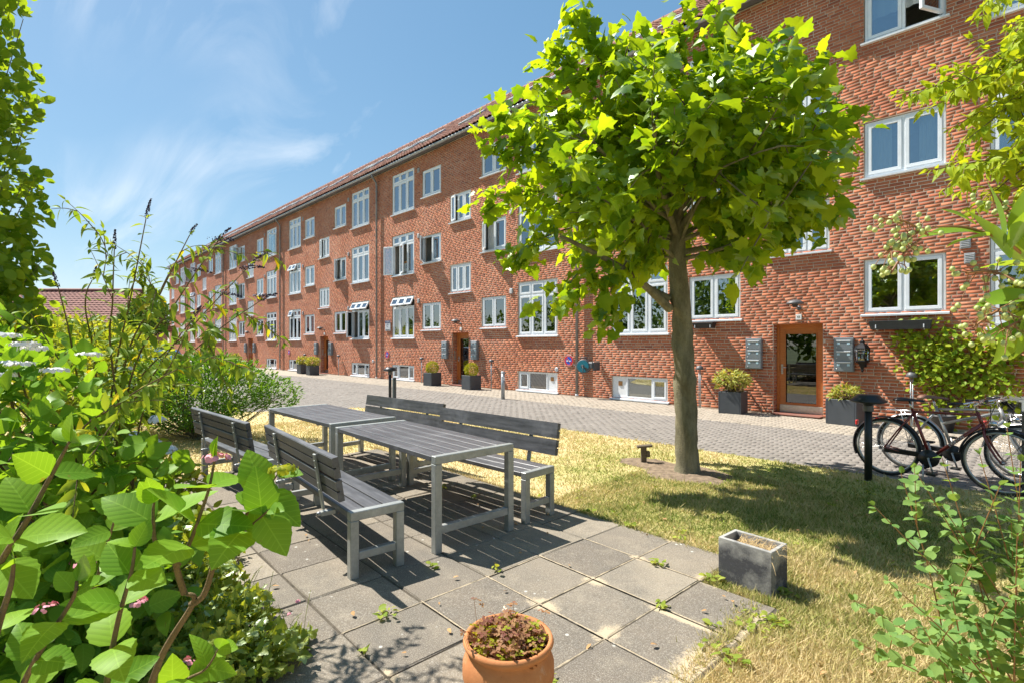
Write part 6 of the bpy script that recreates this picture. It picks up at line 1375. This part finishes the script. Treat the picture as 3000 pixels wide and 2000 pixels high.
berries(el, ((2740, 665), (2590, 745)), 1.2, 34, .022, .0062); berries(el, ((2720, 690), (2590, 640)), 1.2, 22, .018, .006); berries(el, ((2700, 700), (2610, 800)), 1.2, 22, .018, .006); berries(el, ((2980, 820), (2830, 800)), 1.18, 26, .024, .0062); berries(el, ((2980, 900), (2850, 960)), 1.18, 30, .024, .0062); berries(el, ((3020, 960), (2950, 960)), 1.15, 16, .02, .006); berries(el, ((2960, 640), (2900, 560)), 1.25, 14, .018, .006)
sn = plant('snowberry_bush', 'thin stemmed snowberry bush with small oval leaves at the lower right', 'shrub', at(2960, 2500, 1.9) * [1, 1, 0])
sb0 = at(2960, 2450, 1.75) * [1, 1, 0]; st = []
for x, y, dp in ((2640, 1385, 1.75), (2560, 1480, 1.65), (2690, 1390, 1.7), (2760, 1340, 1.75), (2870, 1330, 1.7), (2930, 1420, 1.6), (2500, 1755, 1.55), (2510, 1880, 1.5), (2600, 1700, 1.5), (2980, 1560, 1.55), (2780, 1700, 1.5), (2950, 1250, 1.7), (2850, 1800, 1.45), (2960, 1750, 1.45), (2700, 1830, 1.45), (2990, 1350, 1.6), (2760, 1480, 1.7)):
    e0 = at(x, y, dp); s0 = sb0 + RNG.normal(0, .10, 3) * [1, 1, 0]; mid = s0 + (e0 - s0) * .5 + [0, 0, .12]; st.append(dict(p=[s0, mid, e0], r=.0034, start=.38, node=.06, size=.046))
    for q in range(1):
        pth = bez(st[-1 - q]['p'], 8) if q == 0 else pth; p0 = pth[int(RNG.uniform(.45, .85) * (len(pth) - 1))]; dv = unit(e0 - s0) + RNG.normal(0, .45, 3); st.insert(0, dict(p=[p0, p0 + dv * .07, p0 + dv * .14], r=.002, start=.1, node=.042, size=.044))
shoots(sn, st, 'snow', 'rnd', .042, .042, 'redstem', single=300, droop=.1, tip=2, up=.7, spread=.9, jitter=.25)

# climbing vine on the wall by the near window
vn = plant('climbing_vine', 'yellow green climbing vine on the brick wall under the near kitchen window', 'vine', (2.5, -.15, .25))
P = []
for x0, z0, rx, rz_, n in ((2.35, 1.50, .55, .38, 330), (2.9, 1.20, .6, .42, 380), (2.3, 1.05, .35, .30, 130), (3.3, 1.45, .5, .3, 200), (1.95, 1.70, .22, .14, 60), (2.1, 2.02, .35, .03, 50), (2.55, .55, .35, .35, 120), (3.1, .8, .4, .35, 150), (1.95, 1.3, .2, .3, 28), (2.45, .2, .25, .25, 60)):
    P.append(np.stack([RNG.normal(x0, rx * .55, n), -.05 - np.abs(RNG.normal(0, .06, n)), RNG.normal(z0, rz_ * .6, n)], 1))
P = np.concatenate(P); P = P[(P[:, 2] > .02) & (P[:, 2] < 2.1) & (P[:, 0] > 1.68)]; n = len(P)
foliage(vn, MAT['vine'], LT['rnd'], P, unit(RNG.normal(0, .6, (n, 3)) + [.1, -.5, -.5]), unit(RNG.normal(0, .45, (n, 3)) + [0, -.7, .9]), RNG.uniform(.06, .125, n), 300)
tt = []
for q in range(26):
    p = P[RNG.integers(0, n)]; tt.append((bez([(2.5, -.15, .28), ((2.5 + p[0]) / 2, -.04, p[2] * .6), p], 5), [.008, .007, .006, .006, .005, .005, .004, .004, .003, .003, .003]))
loc_tubes(vn, 'vine_stem', MAT['twig'], tt, 5)
# clover in the terracotta pot
cl = plant('clover_plant', 'reddish and green clover growing in the terracotta pot', 'plants', (2.018, -10.93, .235))
n = 620; a = RNG.uniform(0, 6.28, n); r = np.sqrt(RNG.random(n)) * .165; P = np.stack([2.018 + r * np.cos(a), -10.93 + r * np.sin(a), .25 + (.11 - 2.0 * r * r) * RNG.random(n) + .03 * (RNG.random(n) < .1)], 1)
tri = [(strip_leaf(2, roundl(.42), .1, .1))]; V3 = []; F3 = []
for q in range(3):
    c_, s_ = math.cos(q * 2.094), math.sin(q * 2.094); v = tri[0][0] * .55; V3.append(np.stack([v[:, 0] * c_ - v[:, 1] * s_, v[:, 0] * s_ + v[:, 1] * c_, v[:, 2]], 1)); F3.append(tri[0][1] + q * len(v))
cv = [(np.concatenate(V3), np.concatenate(F3))]; g_ = RNG.random(n) < .27
extra = np.array([at(1362, 1860, 2.1), at(1400, 1755, 2.2), at(1388, 1750, 2.2), at(1412, 1770, 2.2), at(1505, 1765, 2.25), at(1495, 1770, 2.25), at(1600, 1790, 2.3), at(1585, 1785, 2.3), at(1355, 1850, 2.1), at(1420, 1815, 2.2)])
P = np.concatenate([P, extra]); g_ = np.r_[g_, np.zeros(len(extra), bool)]; n = len(P)
for sel, mt in ((~g_, 'clover'), (g_, 'cloverg')): foliage(cl, MAT[mt], cv, P[sel], unit(RNG.normal(0, 1, (sel.sum(), 3)) * [1, 1, .25]), unit(RNG.normal(0, .45, (sel.sum(), 3)) + [0, 0, 1]), RNG.uniform(.026, .055, sel.sum()), 150)
loc_tubes(cl, 'stalk', MAT['redstem'], [(np.array([[2.018 + (p[0] - 2.018) * .8, -10.93 + (p[1] + 10.93) * .8, .236], p]), [.0012, .001]) for p in P[::2]], 3)
# weeds in the joints
wd_ = plant('joint_weeds', 'small green weeds growing in the slab joints', 'weeds', (1.2, -10, 0)); tag(wd_, kind='stuff'); P = []
for (i, j, nn, s) in ((4, 1.35, 14, .05), (3, 2.05, 12, .04), (3.02, 2.7, 7, .05), (1.05, 2.1, 14, .05), (0.5, -.02, 18, .05), (2.2, -.03, 7, .04), (5, .2, 22, .06), (5.0, -.8, 12, .05), (5.05, 1.1, 14, .06), (1.6, -.75, 8, .04), (0, .5, 5, .03), (4.4, 2.95, 26, .08), (3.6, 3.05, 40, .10), (2.6, 3.05, 36, .09), (4.1, 2.1, 18, .05), (3.3, 2.98, 22, .08), (-.9, -.1, 12, .06), (4, -3.0, 8, .04), (4, -4, 8, .04)):
    g0 = GP(i, j); P.append(np.stack([RNG.normal(g0[0], s * .6, nn), RNG.normal(g0[1], s * .4, nn), RNG.uniform(.004, .03, nn)], 1))
P = np.concatenate(P); n = len(P); foliage(wd_, MAT['weed'], LT['lan'] + LT['rnd'], P, unit(RNG.normal(0, 1, (n, 3)) * [1, 1, 0] + [0, 0, .35]), unit(RNG.normal(0, .3, (n, 3)) + [0, 0, 1]), RNG.uniform(.025, .055, n), 0)
lw = plant('lawn_weeds', 'small broad leaved weeds and clover scattered in the lawn', 'weeds', (2, -8, 0)); tag(lw, kind='stuff'); P = []
for q in range(130):
    c0 = np.array([RNG.uniform(-2.5, 4.2), RNG.uniform(-11, -5.3)]); nn = int(RNG.integers(3, 12))
    if inside(c0[None], PATIO)[0]: continue
    P.append(np.c_[RNG.normal(c0[0], .035, nn), RNG.normal(c0[1], .035, nn), RNG.uniform(.004, .022, nn)])
P = np.concatenate(P); n = len(P); foliage(lw, MAT['weed'], LT['rnd'] + LT['lan'], P, unit(RNG.normal(0, 1, (n, 3)) * [1, 1, .2]), unit(RNG.normal(0, .3, (n, 3)) + [0, 0, 1]), RNG.uniform(.018, .045, n), 0)
# belt of garden trees behind the viewpoint: lights nothing in view, but the window panes mirror it
belt = plant('tree_belt', 'belt of tall garden trees on the far side of the courtyard, mirrored in the window panes', 'trees', (-10, -24, 0)); tag(belt, kind='stuff')
lob = []
for x in range(-46, 16, 4):
    y = -20.5 + 1.5 * math.sin(x); h = 5.2 + 1.6 * math.sin(x * 1.7); lob += [(np.array([x, y, h * .62]), (2.4, 2.0, h * .42)), (np.array([x + 1.5, y - .6, h * .4]), (2.2, 1.8, h * .4))]
dense(belt, lob, 14000, 'darkbush', 'ov', .42, 0, .7, .6, .8, 0)
# fallen leaves and twigs on lawn and slabs
fl = plant('fallen_leaves', 'scattered dry fallen leaves on the lawn and slabs', 'leaves', (1.5, -9, 0)); tag(fl, kind='stuff')
n = 130; P = np.c_[RNG.uniform(-1, 4, n), RNG.uniform(-11.4, -6, n), np.full(n, .018)]; foliage(fl, simple('dry_leaf', (.42, .24, .10), .9, var=.35, scale=6), LT['ov'], P, unit(RNG.normal(0, 1, (n, 3)) * [1, 1, .15]), unit(RNG.normal(0, .3, (n, 3)) + [0, 0, 1]), RNG.uniform(.02, .05, n), 0)
